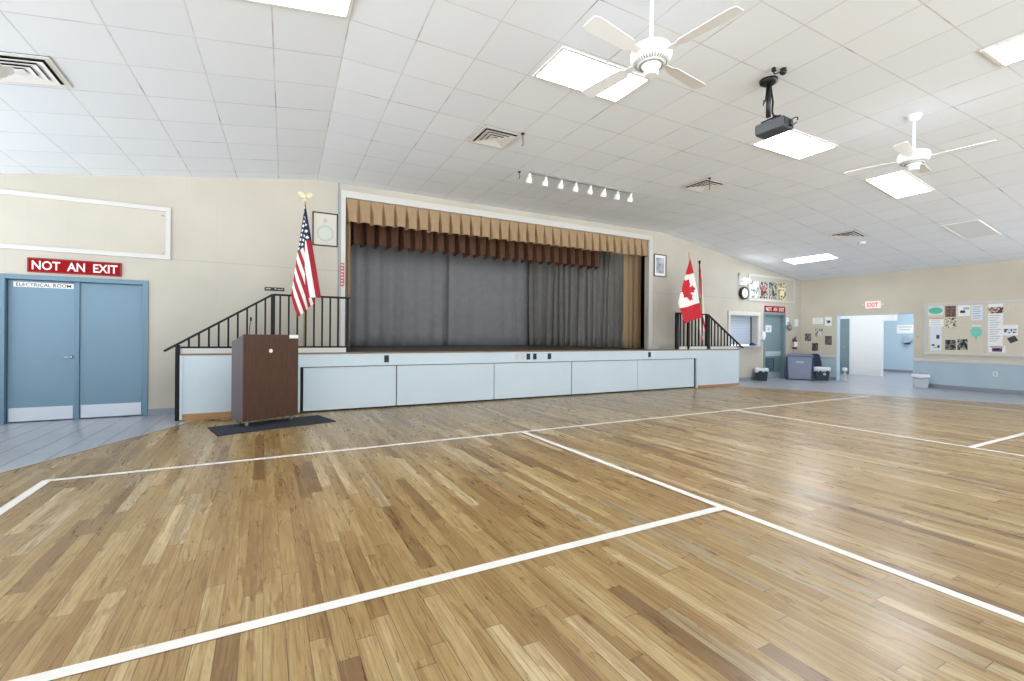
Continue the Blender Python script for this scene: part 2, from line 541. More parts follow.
# ------------------------------------------------------------------ room shell
def shell():
    # floor: wood, the tile strips round it, and the court lines painted on it
    fb = MB()
    zl = 0.0015
    left_edge = [(-5.35, -0.55), (-2.196, 5.5), (-1.06, 7.66), (-0.86, 8.06), (-0.46, 8.83)]
    right_edge = [(10.60, 8.83), (10.66, 8.05), (10.94, 7.49), (11.36, 6.75), (11.62, 6.1), (11.9, 5.45), (12.15, 4.95), (12.45, 4.25), (12.95, 3.3), (14.0, 1.4), (15.3, -0.9)]
    wood = [(-5.35, YB), (15.3, YB)] + right_edge[::-1] + left_edge[::-1]
    fb.add([(x, y, 0) for x, y in wood], [tuple(range(len(wood)))], 0)
    lt = [(-5.35, -0.55)] + left_edge[1:] + [(-0.46, 8.96), (-5.35, 8.96)]
    fb.add([(x, y, 0) for x, y in lt], [tuple(range(len(lt)))], 1)
    rt = right_edge + [(22.5, -0.9), (22.5, 10.2), (10.6, 10.2)]
    fb.add([(x, y, 0) for x, y in rt], [tuple(range(len(rt)))], 1)
    w = 0.033
    zl_ = [0.0015]
    def seg(x0, y0, x1, y1):
        zl_[0] += 0.0004
        zl = zl_[0]
        d = Vector((x1 - x0, y1 - y0)).normalized()
        k = Vector((-d.y, d.x)) * w
        fb.add([(x0 - k.x, y0 - k.y, zl), (x1 - k.x, y1 - k.y, zl), (x1 + k.x, y1 + k.y, zl), (x0 + k.x, y0 + k.y, zl)], [(0, 1, 2, 3)], 2)
    seg(-1.637, 5.275, 11.76, 5.275)
    seg(-1.61, 5.304, -1.61, -4.0)
    seg(2.974, 5.275, 2.974, -4.0)
    seg(-1.61, 2.262, 2.974, 2.262)
    seg(7.20, 5.275, 7.20, -4.0)
    seg(7.20, 2.225, 11.75, 2.225)
    seg(11.745, 5.304, 11.745, -4.0)
    for edge in (left_edge, right_edge):
        for (xa, ya), (xb, yb) in zip(edge, edge[1:]):
            d = Vector((xb - xa, yb - ya)).normalized() * 0.001
            k = Vector((-d.y, d.x)).normalized() * 0.016
            for off, hw, mi_ in ((0.0, 1.0, 3), (-1.35, 0.35, 4) if edge is left_edge else (1.35, 0.35, 4)):
                z = 0.0008 if mi_ == 3 else 0.0006
                c_ = k * off
                fb.add([(xa + c_.x - k.x * hw, ya + c_.y - k.y * hw, z), (xb + c_.x - k.x * hw, yb + c_.y - k.y * hw, z), (xb + c_.x + k.x * hw, yb + c_.y + k.y * hw, z), (xa + c_.x + k.x * hw, ya + c_.y + k.y * hw, z)], [(0, 1, 2, 3)], mi_)
    o = struct(fb.build('floor', [M['wood'], M['tile'], M['line'], mat('strip_beige', 'B3A996', 0.4), M['gap']]))
    # ceiling: three planes, one mesh with tile coordinates
    cb = MB()
    uvs = []
    def kink(y):
        return 0.62 + 0.036 * (y - 3.9)          # the fold runs slightly askew to the room
    ys = [YB + k * (YW + 0.15 - YB) / 20 for k in range(21)]
    for n_, xa, xb in ((8, lambda y: XL, kink), (10, kink, lambda y: XK2), (6, lambda y: XK2, lambda y: XR)):
        za, zb = (3.099, ZM) if n_ == 8 else (ZM, ZM) if n_ == 10 else (ZM, ZE)
        vs, fs = [], []
        for y in ys:
            for i in range(n_ + 1):
                q = i / n_
                x = xa(y) + (xb(y) - xa(y)) * q
                vs.append((x, y, za + (zb - za) * q))
                if n_ == 8:
                    u = (x - kink(y) - 0.014 * (1 - q) * (8.5 - y)) / 0.605
                elif n_ == 10:
                    u = (x - kink(y) * (1 - q) - 0.64 * q) / 0.590
                else:
                    u = (x - 0.64) / 0.590
                uvs.append((u + 40, (y - 8.50) / 0.6125 + 40))
        for j in range(len(ys) - 1):
            for i in range(n_):
                p = j * (n_ + 1) + i
                fs.append((p + n_ + 1, p + n_ + 2, p + 1, p))
        cb.add(vs, fs)
    c = struct(cb.build('ceiling', M['ceil']))
    uv = c.data.uv_layers.new(name='UVMap')
    for lp in c.data.loops:
        uv.data[lp.index].uv = uvs[lp.vertex_index]
    # stage wall, cut round its doors, hatch and proscenium
    T = 0.14
    def piece(mb, x0, x1, z0, z1=None, y0=YW, y1=YW + T):
        if z1 is not None:
            mb.box(x0, x1, y0, y1, z0, z1)
            return
        cut = [x0] + [k for k in (XK1, XK2) if x0 < k < x1] + [x1]
        for a, b in zip(cut, cut[1:]):
            mb.prism([(a, z0), (b, z0), (b, ceil_z(b) + 0.01), (a, ceil_z(a) + 0.01)], 'y', y0, y1)
    wf = MB()
    piece(wf, XL, -3.173, 0)
    piece(wf, -3.173, -1.565, 2.045)
    piece(wf, -1.565, 1.27, 0)
    piece(wf, 1.27, 8.65, 3.735)
    piece(wf, 8.65, 11.81, 0)
    piece(wf, 11.81, 13.06, 0, 1.03)
    piece(wf, 11.81, 13.06, 1.92)
    piece(wf, 13.06, 13.36, 0)
    piece(wf, 13.36, 14.44, 2.045)
    piece(wf, 14.44, XR + 0.2, 0)
    piece(wf, 1.27, 8.65, 0, ZS - 0.061)
    struct(wf.build('wall_front', M['wall']))
    # left wall: a long window front that lets the daylight in
    wl = MB()
    wl.box(XL - 0.15, XL, YB, YW + T, 0, 0.12)
    wl.box(XL - 0.15, XL, YB, YW + T, 2.85, ceil_z(XL) + 0.02)
    for k in range(9):
        y = YB + k * (YW + T - 0.2 - YB) / 8
        wl.box(XL - 0.15, XL, y, y + 0.12, 0.12, 2.85)
    struct(wl.build('wall_left', M['wall']))
    # right wall: beige above, blue below, a wide opening to the corridor
    wr = MB()
    TX = 0.16
    y_o0, y_o1, z_o = 5.853, 7.742, 1.955
    for y0, y1 in ((2.3, y_o0), (y_o1, YW + T)):
        wr.box(XR, XR + TX, y0, y1, 0.70, ZE + 0.02, 0)
        wr.box(XR, XR + TX, y0, y1, 0, 0.70, 1)
    wr.box(XR, XR + TX, y_o0, y_o1, z_o, ZE + 0.02, 0)
    struct(wr.build('wall_right', [M['wallr'], M['blue_wall']]))
    tr = MB()
    tr.box(XR - 0.018, XR, 2.3, y_o0, 0.675, 0.75)
    tr.box(XR - 0.018, XR, y_o1 + 0.03, YW, 0.675, 0.75)
    struct(tr.build('trim_1', M['white'], bevel=0.004))
    bb = MB()
    bb.box(XR - 0.012, XR, 2.3, y_o0, 0, 0.10)
    bb.box(XR - 0.012, XR, y_o1, YW, 0, 0.10)
    struct(bb.build('baseboard_right', M['base']))
    bb = MB()
    for a, b in ((XL, -3.18), (-1.56, -0.95), (11.2, 13.3), (14.46, XR)):
        bb.box(a, b, YW - 0.012, YW, 0, 0.10)
    struct(bb.build('baseboard_front', M['base']))
    # corridor beyond the opening
    j = MB()
    j.box(XR - 0.004, XR + TX + 0.004, y_o1 - 0.012, y_o1, 0, z_o)
    j.box(XR - 0.004, XR + TX + 0.004, y_o0, y_o0 + 0.012, 0, z_o)
    j.box(XR - 0.004, XR + TX + 0.004, y_o0, y_o1, z_o - 0.012, z_o)
    struct(j.build('trim_2', M['corr_blue']))
    cw = MB()
    cw.box(18.3, 18.42, 7.89, 10.2, 0, 2.75, 0)
    cw.box(18.3, 18.42, 7.50, 7.89, 1.87, 2.75, 0)
    struct(cw.build('wall_corridor', [M['corr_white']]))
    fb2 = MB().box(21.3, 21.45, 4.0, 10.2, 0, 2.75, 0)
    struct(fb2.build('wall_far', M['corr_blue']))
    b2 = MB().box(21.285, 21.3, 4.0, 10.2, 0, 0.10)
    struct(b2.build('baseboard_far', M['base']))
    sd = MB().box(XR + TX, 22, 10.1, 10.2, 0, 2.75)
    struct(sd.build('wall_side', M['corr_white']))
    cc = MB().box(XR + TX, 22.5, 3.9, 10.2, 2.75, 2.8)
    struct(cc.build('ceiling_corridor', M['corr_white']))
    # teal door leaf standing in the white corridor wall
    d3 = MB().box(18.26, 18.3, 8.87, 9.72, 0.01, 1.97)
    d = struct(d3.build('door_3', M['teal'], bevel=0.004))
    fr = MB()
    fr.box(18.25, 18.3, 9.72, 9.78, 0, 2.03)
    fr.box(18.25, 18.3, 8.87, 9.72, 1.97, 2.03)
    fr.build('frame', M['corr_white'], d)
    hd = MB().tube([(18.26, 8.94, 0.95), (18.2, 8.94, 0.95), (18.2, 9.05, 0.95)], 0.012, 8)
    hd.build('handle', M['chrome'], d)
shell()

# proscenium trim
pt = MB()
pt.box(1.195, 1.275, YW - 0.025, YW + 0.02, ZS + 0.06, 3.86)
pt.box(8.645, 8.765, YW - 0.025, YW + 0.02, ZS, 3.86)
pt.box(1.275, 8.645, YW - 0.025, YW + 0.02, 3.735, 3.86)
struct(pt.build('trim_3', M['white'], bevel=0.006))
pj = MB()
pj.box(1.145, 1.17, YW - 0.012, YW + 0.01, ZS, ZM)
struct(pj.build('trim_4', M['base']))
bs = MB()
bs.box(8.77, 9.0, YW - 0.02, YW, ZS, ZS + 0.10)
struct(bs.build('baseboard_stage', M['white']))

# stage house behind the wall
sf = MB()
sf.box(1.27, 8.65, YW, YW + 0.14, ZS - 0.06, ZS)
sf.box(-0.6, 11.4, YW + 0.14, 14.3, ZS - 0.06, ZS)
struct(sf.build('floor_stage', M['stagefloor']))
sh = MB()
sh.box(-0.6, 11.4, 14.2, 14.3, ZS, 4.4)
sh.box(-0.6, -0.5, YW + 0.14, 14.3, ZS, 4.4)
sh.box(11.3, 11.4, YW + 0.14, 14.3, ZS, 4.4)
sh.box(-0.6, 11.4, YW + 0.14, 14.3, 4.3, 4.4)
struct(sh.build('wall_stagehouse', M['dark']))

# ------------------------------------------------------------------ the stage platform
st = thing('stage', 'pale blue wooden stage platform with brown top edge below the curtains', 'stage', (0, 0, 0))
XS0, XS1 = -1.065, 11.16
b = MB()
b.box(0.5, 9.55, YS + 0.02, YW, ZS - 0.06, ZS)
b.box(0.34, 0.5, YS + 0.02, YW - 0.013, ZS - 0.06, ZS)
b.box(9.55, 9.78, YS + 0.02, YW - 0.013, ZS - 0.06, ZS)
b.build('stage_floor', M['stagefloor'], st)
b = MB()
b.box(XS0, 0.52, YS - 0.012, YS + 0.03, ZS - 0.005, ZS + 0.02)
b.box(0.52, 9.55, YS - 0.012, YS + 0.03, ZS - 0.005, ZS + 0.02)
b.box(9.55, XS1, YS - 0.012, YS + 0.03, ZS - 0.005, ZS + 0.02)
b.build('edge_strip', M['ledge'], st, bevel=0.004)
b = MB().box(0.5, 9.6, YS, YS + 0.03, 0.735, ZS - 0.005)
b.build('fascia', M['skirt'], st)
for x0, x1 in ((XS0, 0.5), (9.6, XS1)):
    b = MB().box(x0, x1, YS, YS + 0.03, 0.10 if x0 < 0 else 0.055, ZS - 0.005)
    if x0 < 0:
        b.box(x0, x0 + 0.03, YS - 0.012, YS, 0.02, ZS - 0.005)
        b.box(0.44, 0.5, YS, YS + 0.03, 0.02, 0.10)
    b.build('stair_skirt', M['skirt'], st)
    o = MB()
    if x0 < 0:
        o.box(x0 + 0.03, 0.44, YS - 0.012, YS + 0.02, 0.0, 0.10)
    else:
        o.box(x0 + 0.02, x1, YS - 0.006, YS + 0.02, 0.0, 0.055)
    o.build('base_strip', M['oaktrim'], st, bevel=0.004)
b = MB().box(0.503, 9.6, YS + 0.055, YS + 0.07, 0, 0.735)
b.build('backing', M['gap'], st)
xs = [0.535, 2.03, 3.92, 5.75, 7.60, 9.48]
for i, (a, c) in enumerate(zip(xs, xs[1:])):
    y = YS + (0.022 if i in (1, 3) else 0.028)
    MB().box(a + 0.012, c - (0.004 if i < 4 else 0), y, y + 0.02, 0.028, 0.722).build('sliding_panel', M['skirt'], st, bevel=0.003)
b = MB().box(9.55, 9.6, YS + 0.01, YS + 0.05, 0.0, 0.735)
b.build('end_stile', M['skirt'], st)
for sgn in (-1, 1):
    b = MB()
    for k in range(6):
        if sgn < 0:
            b.box(XS0 + 0.23 * k, XS0 + 0.23 * (k + 1), YS + 0.035, YW - 0.013, 0, 0.157 * (k + 1))
        else:
            b.box(XS1 - 0.23 * (k + 1), XS1 - 0.23 * k, YS + 0.035, YW - 0.013, 0, 0.157 * (k + 1))
    b.build('stair_flight', M['ledge'], st)
for x0, x1, h in ((XS0 + 0.03, 1.19, 0.095), (8.95, 9.22, 0.09), (9.32, 9.93, 0.09), (10.08, 11.1, 0.09)):
    MB().box(x0, x1, YS + 0.02, YS + 0.05, ZS + 0.02, ZS + h).build('curb_board', M['white'], st)

outl = [(1.851, 'black', 'black outlet box nearest the lectern on the blue stage front'),
        (4.412, 'white', 'leftmost of the two white blank plates at the middle of the stage front'),
        (4.549, 'white', 'white blank plate just left of the pair of black outlet boxes on the stage front'),
        (4.668, 'black', 'left one of the close pair of black outlet boxes mid stage front'),
        (4.82, 'black', 'right one of the close pair of black outlet boxes mid stage front'),
        (5.17, 'black', 'lone black outlet box just right of the middle pair on the stage front'),
        (7.944, 'black', 'black outlet box at the right end of the stage front under the curtain leg')]
for x, k, lab in outl:
    t = thing('outlet_box', lab, 'outlet', (x, YS, 0.847), 0, 'outlet plates along the stage front')
    if k == 'black':
        MB().box(-0.04, 0.04, -0.012, -0.001, -0.06, 0.06).build('cover_plate', M['black'], t, bevel=0.003)
        q = MB()
        for dz in (-0.028, 0.028):
            q.lathe([(0.018, 0.012), (0.018, 0.016), (0.012, 0.017)], 12, (0, 0, dz), 'y')
        q.build('socket', M['projd'], t)
    else:
        MB().box(-0.035, 0.035, -0.008, -0.001, -0.055, 0.055).build('cover_plate', M['white'], t, bevel=0.002)
        MB().lathe([(0.005, 0.008), (0.005, 0.010)], 8, (0, 0, 0), 'y').build('screw', M['chrome'], t)

# ------------------------------------------------------------------ curtains
def path_curtain(name, pts, z0, z1, m, fold, amp, seed, irregular=0.5, flare=0.0, rows=10, wob=0.0):
    rnd = random.Random(seed)
    P = [Vector(p) for p in pts]
    L = [0]
    for a, b_ in zip(P, P[1:]):
        L.append(L[-1] + (b_ - a).length)
    n = max(8, int(L[-1] / fold * 12))
    ph, off, am = 0.0, [], []
    step = 2 * PI / 12
    cur = 1.0
    for i in range(n + 1):
        if i % 12 == 0:
            cur = 1 + (rnd.random() - 0.5) * irregular * 1.6
            a_ = 1 + (rnd.random() - 0.5) * irregular * 1.5
        ph += step * cur
        off.append(math.sin(ph) + 0.3 * math.sin(2.3 * ph + seed))
        am.append(a_)
    vs, fs = [], []
    for r in range(rows + 1):
        v = r / rows
        z = z1 + (z0 - z1) * v
        for i in range(n + 1):
            s = i / n * L[-1]
            k = max(j for j in range(len(L) - 1) if L[j] <= s + 1e-9)
            q = (s - L[k]) / (L[k + 1] - L[k])
            p = P[k].lerp(P[k + 1], q)
            d = (P[k + 1] - P[k]).normalized()
            nn = Vector((-d.y, d.x))
            a = amp * am[i] * (0.55 + 0.45 * v + flare * v)
            w = wob * math.sin(v * 3 + i * 0.13 + seed) * v
            p = p + nn * (off[i] * a) + d * w
            vs.append((p.x, p.y, z))
    W = n + 1
    for r in range(rows):
        for i in range(n):
            fs.append((r * W + i, (r + 1) * W + i, (r + 1) * W + i + 1, r * W + i + 1))
    mb = MB()
    mb.add(vs, fs, 0, True)
    return mb.build(name, m, solid=0.006)

def pleat_valance(name, x0, x1, y, z0, z1, m, pitch, seed, depth=0.035, gap=1.0, drop=0.0):
    """Box-pleated valance: flat tabs that flare a little to the hem, deep dark creases between."""
    rnd = random.Random(seed)
    mb = MB()
    n = int(round((x1 - x0) / pitch))
    pw = (x1 - x0) / n
    cols = []
    for i in range(n):
        a = x0 + i * pw
        lift = rnd.uniform(-0.012, 0.012)
        sk = rnd.uniform(-0.02, 0.02)
        tuck = rnd.uniform(0.7, 1.3)
        for u, yo, sp in ((0.0, 1.0, 0.0), (0.03 + 0.05 * (gap - 1), 1.0, 1.2), (0.06 + 0.09 * (gap - 1), 0.0, 2.2 * gap), (0.20 + 0.04 * (gap - 1), -0.22, 1.6), (0.40, -0.1, 0.6), (0.62, 0.0, 0.0), (0.86, -0.1, -0.5), (0.95, 0.25, -0.9), (0.985, 1.0, -0.5)):
            cols.append((a, u, yo * tuck, lift, sk, sp))
    cols.append((x1, 0.0, 1.0, 0, 0, 0))
    R = 7
    vs, fs = [], []
    for r in range(R + 1):
        v = r / R
        for a, u, yo, lift, sk, sp in cols:
            open_ = min(1.0, max(0.0, (v - 0.16) / 0.5))
            x = a + u * pw + (0.045 * sp * open_ + (sk * v if 0.05 < u < 0.95 else 0)) * pw
            yy = y + depth * (yo if yo > 0.5 else yo * 0.6) * (0.3 + open_ * 1.6) - 0.03 * v
            z = z1 + (z0 + (lift if v > 0.5 else 0) - (0.03 * abs(u - 0.5) + (drop if yo > 0.5 else 0)) * (1 if v > 0.9 else 0) - z1) * v
            vs.append((x, yy, z))
    W = len(cols)
    for r in range(R):
        for i in range(W - 1):
            fs.append((r * W + i, (r + 1) * W + i, (r + 1) * W + i + 1, r * W + i + 1))
    mb.add(vs, fs, 0, False)
    return mb.build(name, m, solid=0.006)

tag(pleat_valance('valance', 1.28, 8.64, YW + 0.03, 3.325, 3.75, M['tan'], 0.222, 3, 0.055, 1.25), 'tan box-pleated valance hung along the top of the stage opening', 'curtain')
tag(pleat_valance('valance', 1.0, 7.95, 9.95, 3.15, 3.85, M['rust'], 0.255, 5, 0.09, 2.0, 0.05), 'dark brown pleated inner valance hanging behind the tan one', 'curtain')
G_ = 'grey stage curtains'
tag(path_curtain('stage_curtain', [(0.9, 13.5), (5.02, 13.5)], ZS + 0.012, 4.2, M['greycurt'], 0.55, 0.05, 2, 0.9), 'wide smooth grey backdrop curtain at the left of the stage back', 'curtain', G_)
tag(path_curtain('stage_curtain', [(4.93, 13.36), (8.1, 13.34)], ZS + 0.012, 4.2, M['greycurt'], 0.6, 0.045, 9, 0.9), 'smooth grey backdrop curtain at the middle of the stage back, right of the long fold', 'curtain', G_)
tag(path_curtain('stage_curtain', [(7.62, 13.1), (8.25, 12.5), (8.66, 11.2), (8.82, 9.80)], ZS + 0.012, 4.2, M['greycurt2'], 0.26, 0.07, 4, 0.8, 0.2, wob=0.03), 'gathered taupe grey curtain bunched at the right side of the stage', 'curtain', G_)
tag(path_curtain('leg_curtain', [(8.40, 9.45), (8.98, 9.40)], ZS + 0.012, 4.1, M['tan'], 0.17, 0.035, 6, 0.5), 'narrow tan leg curtain at the right edge of the stage opening', 'curtain', 'tan leg curtains')
tag(path_curtain('leg_curtain', [(0.85, 9.40), (1.46, 9.42)], ZS + 0.012, 4.1, M['tan'], 0.17, 0.035, 8, 0.5), 'narrow tan leg curtain at the left edge of the stage opening', 'curtain', 'tan leg curtains')

# ------------------------------------------------------------------ handrails
def bar(a, b_, w, d):
    """Square bar from a to b; w across (y), d high."""
    a, b_ = Vector(a), Vector(b_)
    t = (b_ - a).normalized()
    s = Vector((0, 1, 0))
    u = t.cross(s).normalized()
    vs = []
    for p in (a, b_):
        for q, r in ((-1, -1), (1, -1), (1, 1), (-1, 1)):
            vs.append(p + s * (q * w / 2) + u * (r * d / 2))
    return vs, [(3, 2, 1, 0), (4, 5, 6, 7), (0, 1, 5, 4), (1, 2, 6, 5), (2, 3, 7, 6), (3, 0, 4, 7)]

YRL = YS + 0.06
def railing(label, tip, foot_x, kink, end_x, ztop, zbot, posts, bals, foot_z):
    t = thing('stair_railing', label, 'railing', (0, YRL, 0), 0, 'black iron stair railings at the ends of the stage')
    s = MB()
    s.add(*bar((tip[0], 0, tip[1]), (kink, 0, ztop), 0.045, 0.03))
    s.add(*bar((kink, 0, ztop), (end_x, 0, ztop), 0.045, 0.03))
    s.build('handrail', M['iron'], t, bevel=0.004)
    MB().box(min(foot_x, end_x), max(foot_x, end_x), -0.015, 0.015, zbot - 0.014, zbot + 0.014).build('bottom_rail', M['iron'], t)
    def top(x):
        if (x - kink) * (end_x - kink) >= 0:
            return ztop - 0.012
        return tip[1] + (ztop - tip[1]) * (x - tip[0]) / (kink - tip[0]) - 0.012
    for x, w, z0 in posts:
        MB().box(x - w / 2, x + w / 2, -0.024, 0.024, z0, top(x)).build('post', M['iron'], t)
    for x in bals:
        MB().box(x - 0.0125, x + 0.0125, -0.0125, 0.0125, zbot, top(x)).build('baluster', M['iron'], t)
    return t

railing('black iron stair railing behind the wooden lectern', (-1.258, 1.0), -1.10, 0.105, 1.26, 1.868, 1.052,
        [(-1.098, 0.055, 0.0), (0.110, 0.06, ZS + 0.02), (1.215, 0.04, ZS + 0.02)],
        [-0.967 + 0.1215 * k for k in range(9)] + [0.21 + 0.1225 * k for k in range(8)], 0.0)
railing('black iron stair railing beside the blue hatch, below the red leaf flag', (11.40, 0.985), 11.30, 10.01, 8.86, 1.85, 1.035,
        [(8.905, 0.09, ZS + 0.02), (9.30, 0.06, ZS + 0.02), (10.0, 0.13, ZS + 0.02)],
        [9.02 + 0.125 * k for k in range(2)] + [9.43 + 0.125 * k for k in range(4)] + [10.15 + 0.125 * k for k in range(9)], 1.0)

# ------------------------------------------------------------------ lectern, mat, microphone
lx, ly, lr = 0.145, 7.53, math.radians(27)
mtv = MB()
mtv.prism([(-0.663, 7.327), (-0.506, 6.679), (0.916, 7.08), (0.735, 7.74)], 'z', 0.001, 0.012)
tag(mtv.build('floor_mat', M['mat'], bevel=0.003), 'dark navy floor mat under the lectern', 'mat')
LW, LD = 0.76, 0.33
L = thing('lectern', 'dark brown wooden lectern on casters in front of the stage', 'lectern', (0.093, 7.235, 0.012), lr)
b = MB()
z0, zf, zb = 0.075, 1.235, 1.135
b.add([(-LW / 2, 0, z0), (LW / 2, 0, z0), (LW / 2, 0, zf), (-LW / 2, 0, zf), (-LW / 2, 0.018, z0), (LW / 2, 0.018, z0), (LW / 2, 0.018, zf - 0.004), (-LW / 2, 0.018, zf - 0.004)],
      [(0, 1, 2, 3), (7, 6, 5, 4), (0, 4, 5, 1), (2, 6, 7, 3), (1, 5, 6, 2), (0, 3, 7, 4)])
b.build('front_panel', M['lect'], L)
for sx in (-1, 1):
    b = MB()
    xa, xb = (-LW / 2, -LW / 2 + 0.018) if sx < 0 else (LW / 2 - 0.018, LW / 2)
    b.prism([(0.018, z0), (LD, z0), (LD, zb), (0.018, zf - 0.004)], 'x', xa, xb)
    b.build('side_panel', M['lectside'], L)
b = MB()
b.prism([(0.018, zf - 0.02), (LD, zb - 0.018), (LD, zb), (0.018, zf - 0.003)], 'x', -LW / 2 + 0.018, LW / 2 - 0.018)
b.build('top', M['lect'], L)
for z in (0.09, 0.62):
    MB().box(-LW / 2 + 0.018, LW / 2 - 0.018, 0.018, LD - 0.02, z, z + 0.018).build('shelf', M['lect'], L)
MB().lathe([(0.027, 0.0), (0.027, 0.004), (0.023, 0.006)], 20, (-0.02, 0, 1.01), 'y').build('emblem', mat('emblem_cream', 'F3EFE4', 0.5), L)['label'] = 'round cream emblem'
MB().box(LW / 2 - 0.135, LW / 2 - 0.004, -0.003, 0.0, zf - 0.052, zf - 0.002).build('card', M['paper'], L)['label'] = 'small white card'
for sx, sy in ((-1, 0.06), (1, 0.06), (-1, LD - 0.06), (1, LD - 0.06)):
    x = sx * (LW / 2 - 0.07)
    q = MB()
    q.lathe([(0.012, -0.012), (0.028, -0.012), (0.031, 0), (0.028, 0.012), (0.012, 0.012)], 14, (x, sy, 0.031), 'x')
    cst = q.build('caster', M['rubber'], L)
    MB().box(x - 0.02, x + 0.02, sy - 0.018, sy + 0.018, 0.045, 0.075).build('fork', M['chrome'], cst)
mic = MB()
pts = [(-0.235 + 0.02 * (k / 8) ** 2, 0.16, 1.2 + 0.22 * k / 8) for k in range(9)]
mic.tube(pts, 0.005, 8)
mic.lathe([(0.02, 1.195), (0.02, 1.205)], 12, (-0.235, 0.16, 0))
mo = mic.build('microphone', M['black'], L)
MB().lathe([(0.007, 0), (0.012, 0.012), (0.014, 0.035), (0.010, 0.055), (0.003, 0.06)], 12, (-0.212, 0.16, 1.415)).build('mic_head', M['black'], mo)

# a thin cable lying along the floor to the lectern
q = MB()
q.tube([(-0.72, 7.98, 0.006), (-0.62, 7.86, 0.006), (-0.50, 7.80, 0.006), (-0.42, 7.84, 0.006), (-0.30, 7.93, 0.006), (-0.12, 7.95, 0.006)], 0.005, 6)
tag(q.build('power_cable', M['black']), 'thin black cable on the floor beside the lectern base', 'cable')

# ------------------------------------------------------------------ left double door and its signs
D = thing('door_1', None, None, (0, YW, 0))
D['kind'] = 'structure'
b = MB()
b.box(-3.19, -3.12, -0.02, 0.14, 0, 2.05)
b.box(-1.63, -1.56, -0.02, 0.14, 0, 2.05)
b.box(-3.12, -1.63, -0.02, 0.14, 1.985, 2.05)
b.box(-3.12, -1.63, 0.10, 0.14, 0, 1.99)
struct(b.build('frame', M['doorframe'], D, bevel=0.004))
for a, c in ((-3.112, -2.418), (-2.36, -1.637)):
    lf = struct(MB().box(a, c, 0.05, 0.095, 0.012, 1.975).build('door_leaf', M['door'], D, bevel=0.003))
    struct(MB().box(a + 0.015, c - 0.015, 0.046, 0.05, 0.02, 0.205).build('kick_plate', M['kick'], lf))
struct(MB().box(-2.416, -2.362, 0.03, 0.095, 0, 1.985).build('centre_post', M['doorframe'], D, bevel=0.003))
h = MB()
h.lathe([(0.026, -0.05), (0.026, -0.042), (0.012, -0.038), (0.012, -0.005)], 14, (-2.452, 0, 0.905), 'y')
h.tube([(-2.452, 0.005, 0.905), (-2.48, 0.0, 0.905), (-2.53, 0.006, 0.902)], 0.010, 8)
struct(h.build('handle', M['chrome'], D))

def exit_sign(label, x0, x1, z0, z1, fat=0.016):
    t = thing('not_an_exit_sign', label, 'sign', ((x0 + x1) / 2, YW, (z0 + z1) / 2), 0, 'red not an exit signs over blue doors')
    w, hh = (x1 - x0) / 2, (z1 - z0) / 2
    MB().box(-w, w, -0.02, -0.001, -hh, hh).build('board', M['red'], t, bevel=0.003)
    f = MB()
    e = 0.014
    f.box(-w, w, -0.026, -0.02, hh - e, hh)
    f.box(-w, w, -0.026, -0.02, -hh, -hh + e)
    f.box(-w, -w + e, -0.026, -0.02, -hh + e, hh - e)
    f.box(w - e, w, -0.026, -0.02, -hh + e, hh - e)
    f.build('border', mat('sign_border', '8C2A2E', 0.5), t)
    text_obj('lettering', 'NOT  AN  EXIT', M['letter'], t, -w * 0.91, w * 0.91, -hh * 0.62, hh * 0.62, -0.02, 0.003, fat)
exit_sign('red NOT AN EXIT sign above the blue double doors', -2.898, -1.882, 2.088, 2.29)
exit_sign('small red NOT AN EXIT sign above the single teal door', 13.385, 14.39, 2.056, 2.245, 0.006)

t = thing('electrical_room_sign', 'narrow white ELECTRICAL ROOM sign at the top of the left door leaf', 'sign', (-2.745, YW + 0.05, 1.917))
MB().box(-0.312, 0.312, -0.006, -0.001, -0.034, 0.034).build('plate', M['letter'], t)
text_obj('lettering', 'ELECTRICAL ROOM', M['black'], t, -0.285, 0.285, -0.024, 0.024, -0.006, 0.002, 0.008)

# ------------------------------------------------------------------ things on the stage wall
def frame_mb(x0, x1, z0, z1, w, y0, y1):
    f = MB()
    f.box(x0, x1, y0, y1, z1 - w, z1)
    f.box(x0, x1, y0, y1, z0, z0 + w)
    f.box(x0, x0 + w, y0, y1, z0 + w, z1 - w)
    f.box(x1 - w, x1, y0, y1, z0 + w, z1 - w)
    return f

t = thing('blank_board', 'long empty beige board in a white frame above the blue double doors', 'board', (-2.9, YW, 2.79))
frame_mb(-1.95, 1.61, -0.40, 0.40, 0.065, -0.03, -0.001).build('frame', M['white'], t, bevel=0.005)
MB().box(-1.885, 1.545, -0.008, -0.002, -0.335, 0.335).build('backing', M['wall'], t)
for z in (0.27, -0.27, -0.31):
    MB().box(1.49, 1.52, -0.014, -0.008, z - 0.006, z + 0.006).build('clip', M['chrome'], t)

t = thing('framed_certificate', 'framed certificate with a round seal, on the wall left of the stage opening', 'picture', (0.933, YW, 3.117))
frame_mb(-0.21, 0.21, -0.296, 0.296, 0.02, -0.025, -0.001).build('frame', M['frame_b'], t, bevel=0.003)
MB().box(-0.19, 0.19, -0.012, -0.003, -0.276, 0.276).build('sheet', mat('cream_sheet', 'CFCABC', 0.6), t)
q = MB()
q.lathe([(0.145, 0.012), (0.145, 0.014)], 40, (0, 0, -0.07), 'y', 0)
q.lathe([(0.11, 0.014), (0.11, 0.0155)], 40, (0, 0, -0.07), 'y', 1)
q.build('seal', [mat('seal_grey', 'B6BDB4', 0.6), mat('seal_pale', 'C6CBC2', 0.6)], t)
q = MB()
q.box(-0.035, 0.035, -0.014, -0.012, 0.13, 0.155)
q.lathe([(0.03, 0.012), (0.03, 0.014)], 16, (0, 0, 0.17), 'y')
q.box(-0.10, 0.10, -0.014, -0.012, -0.25, -0.24)
q.build('emblem', M['ink'], t)

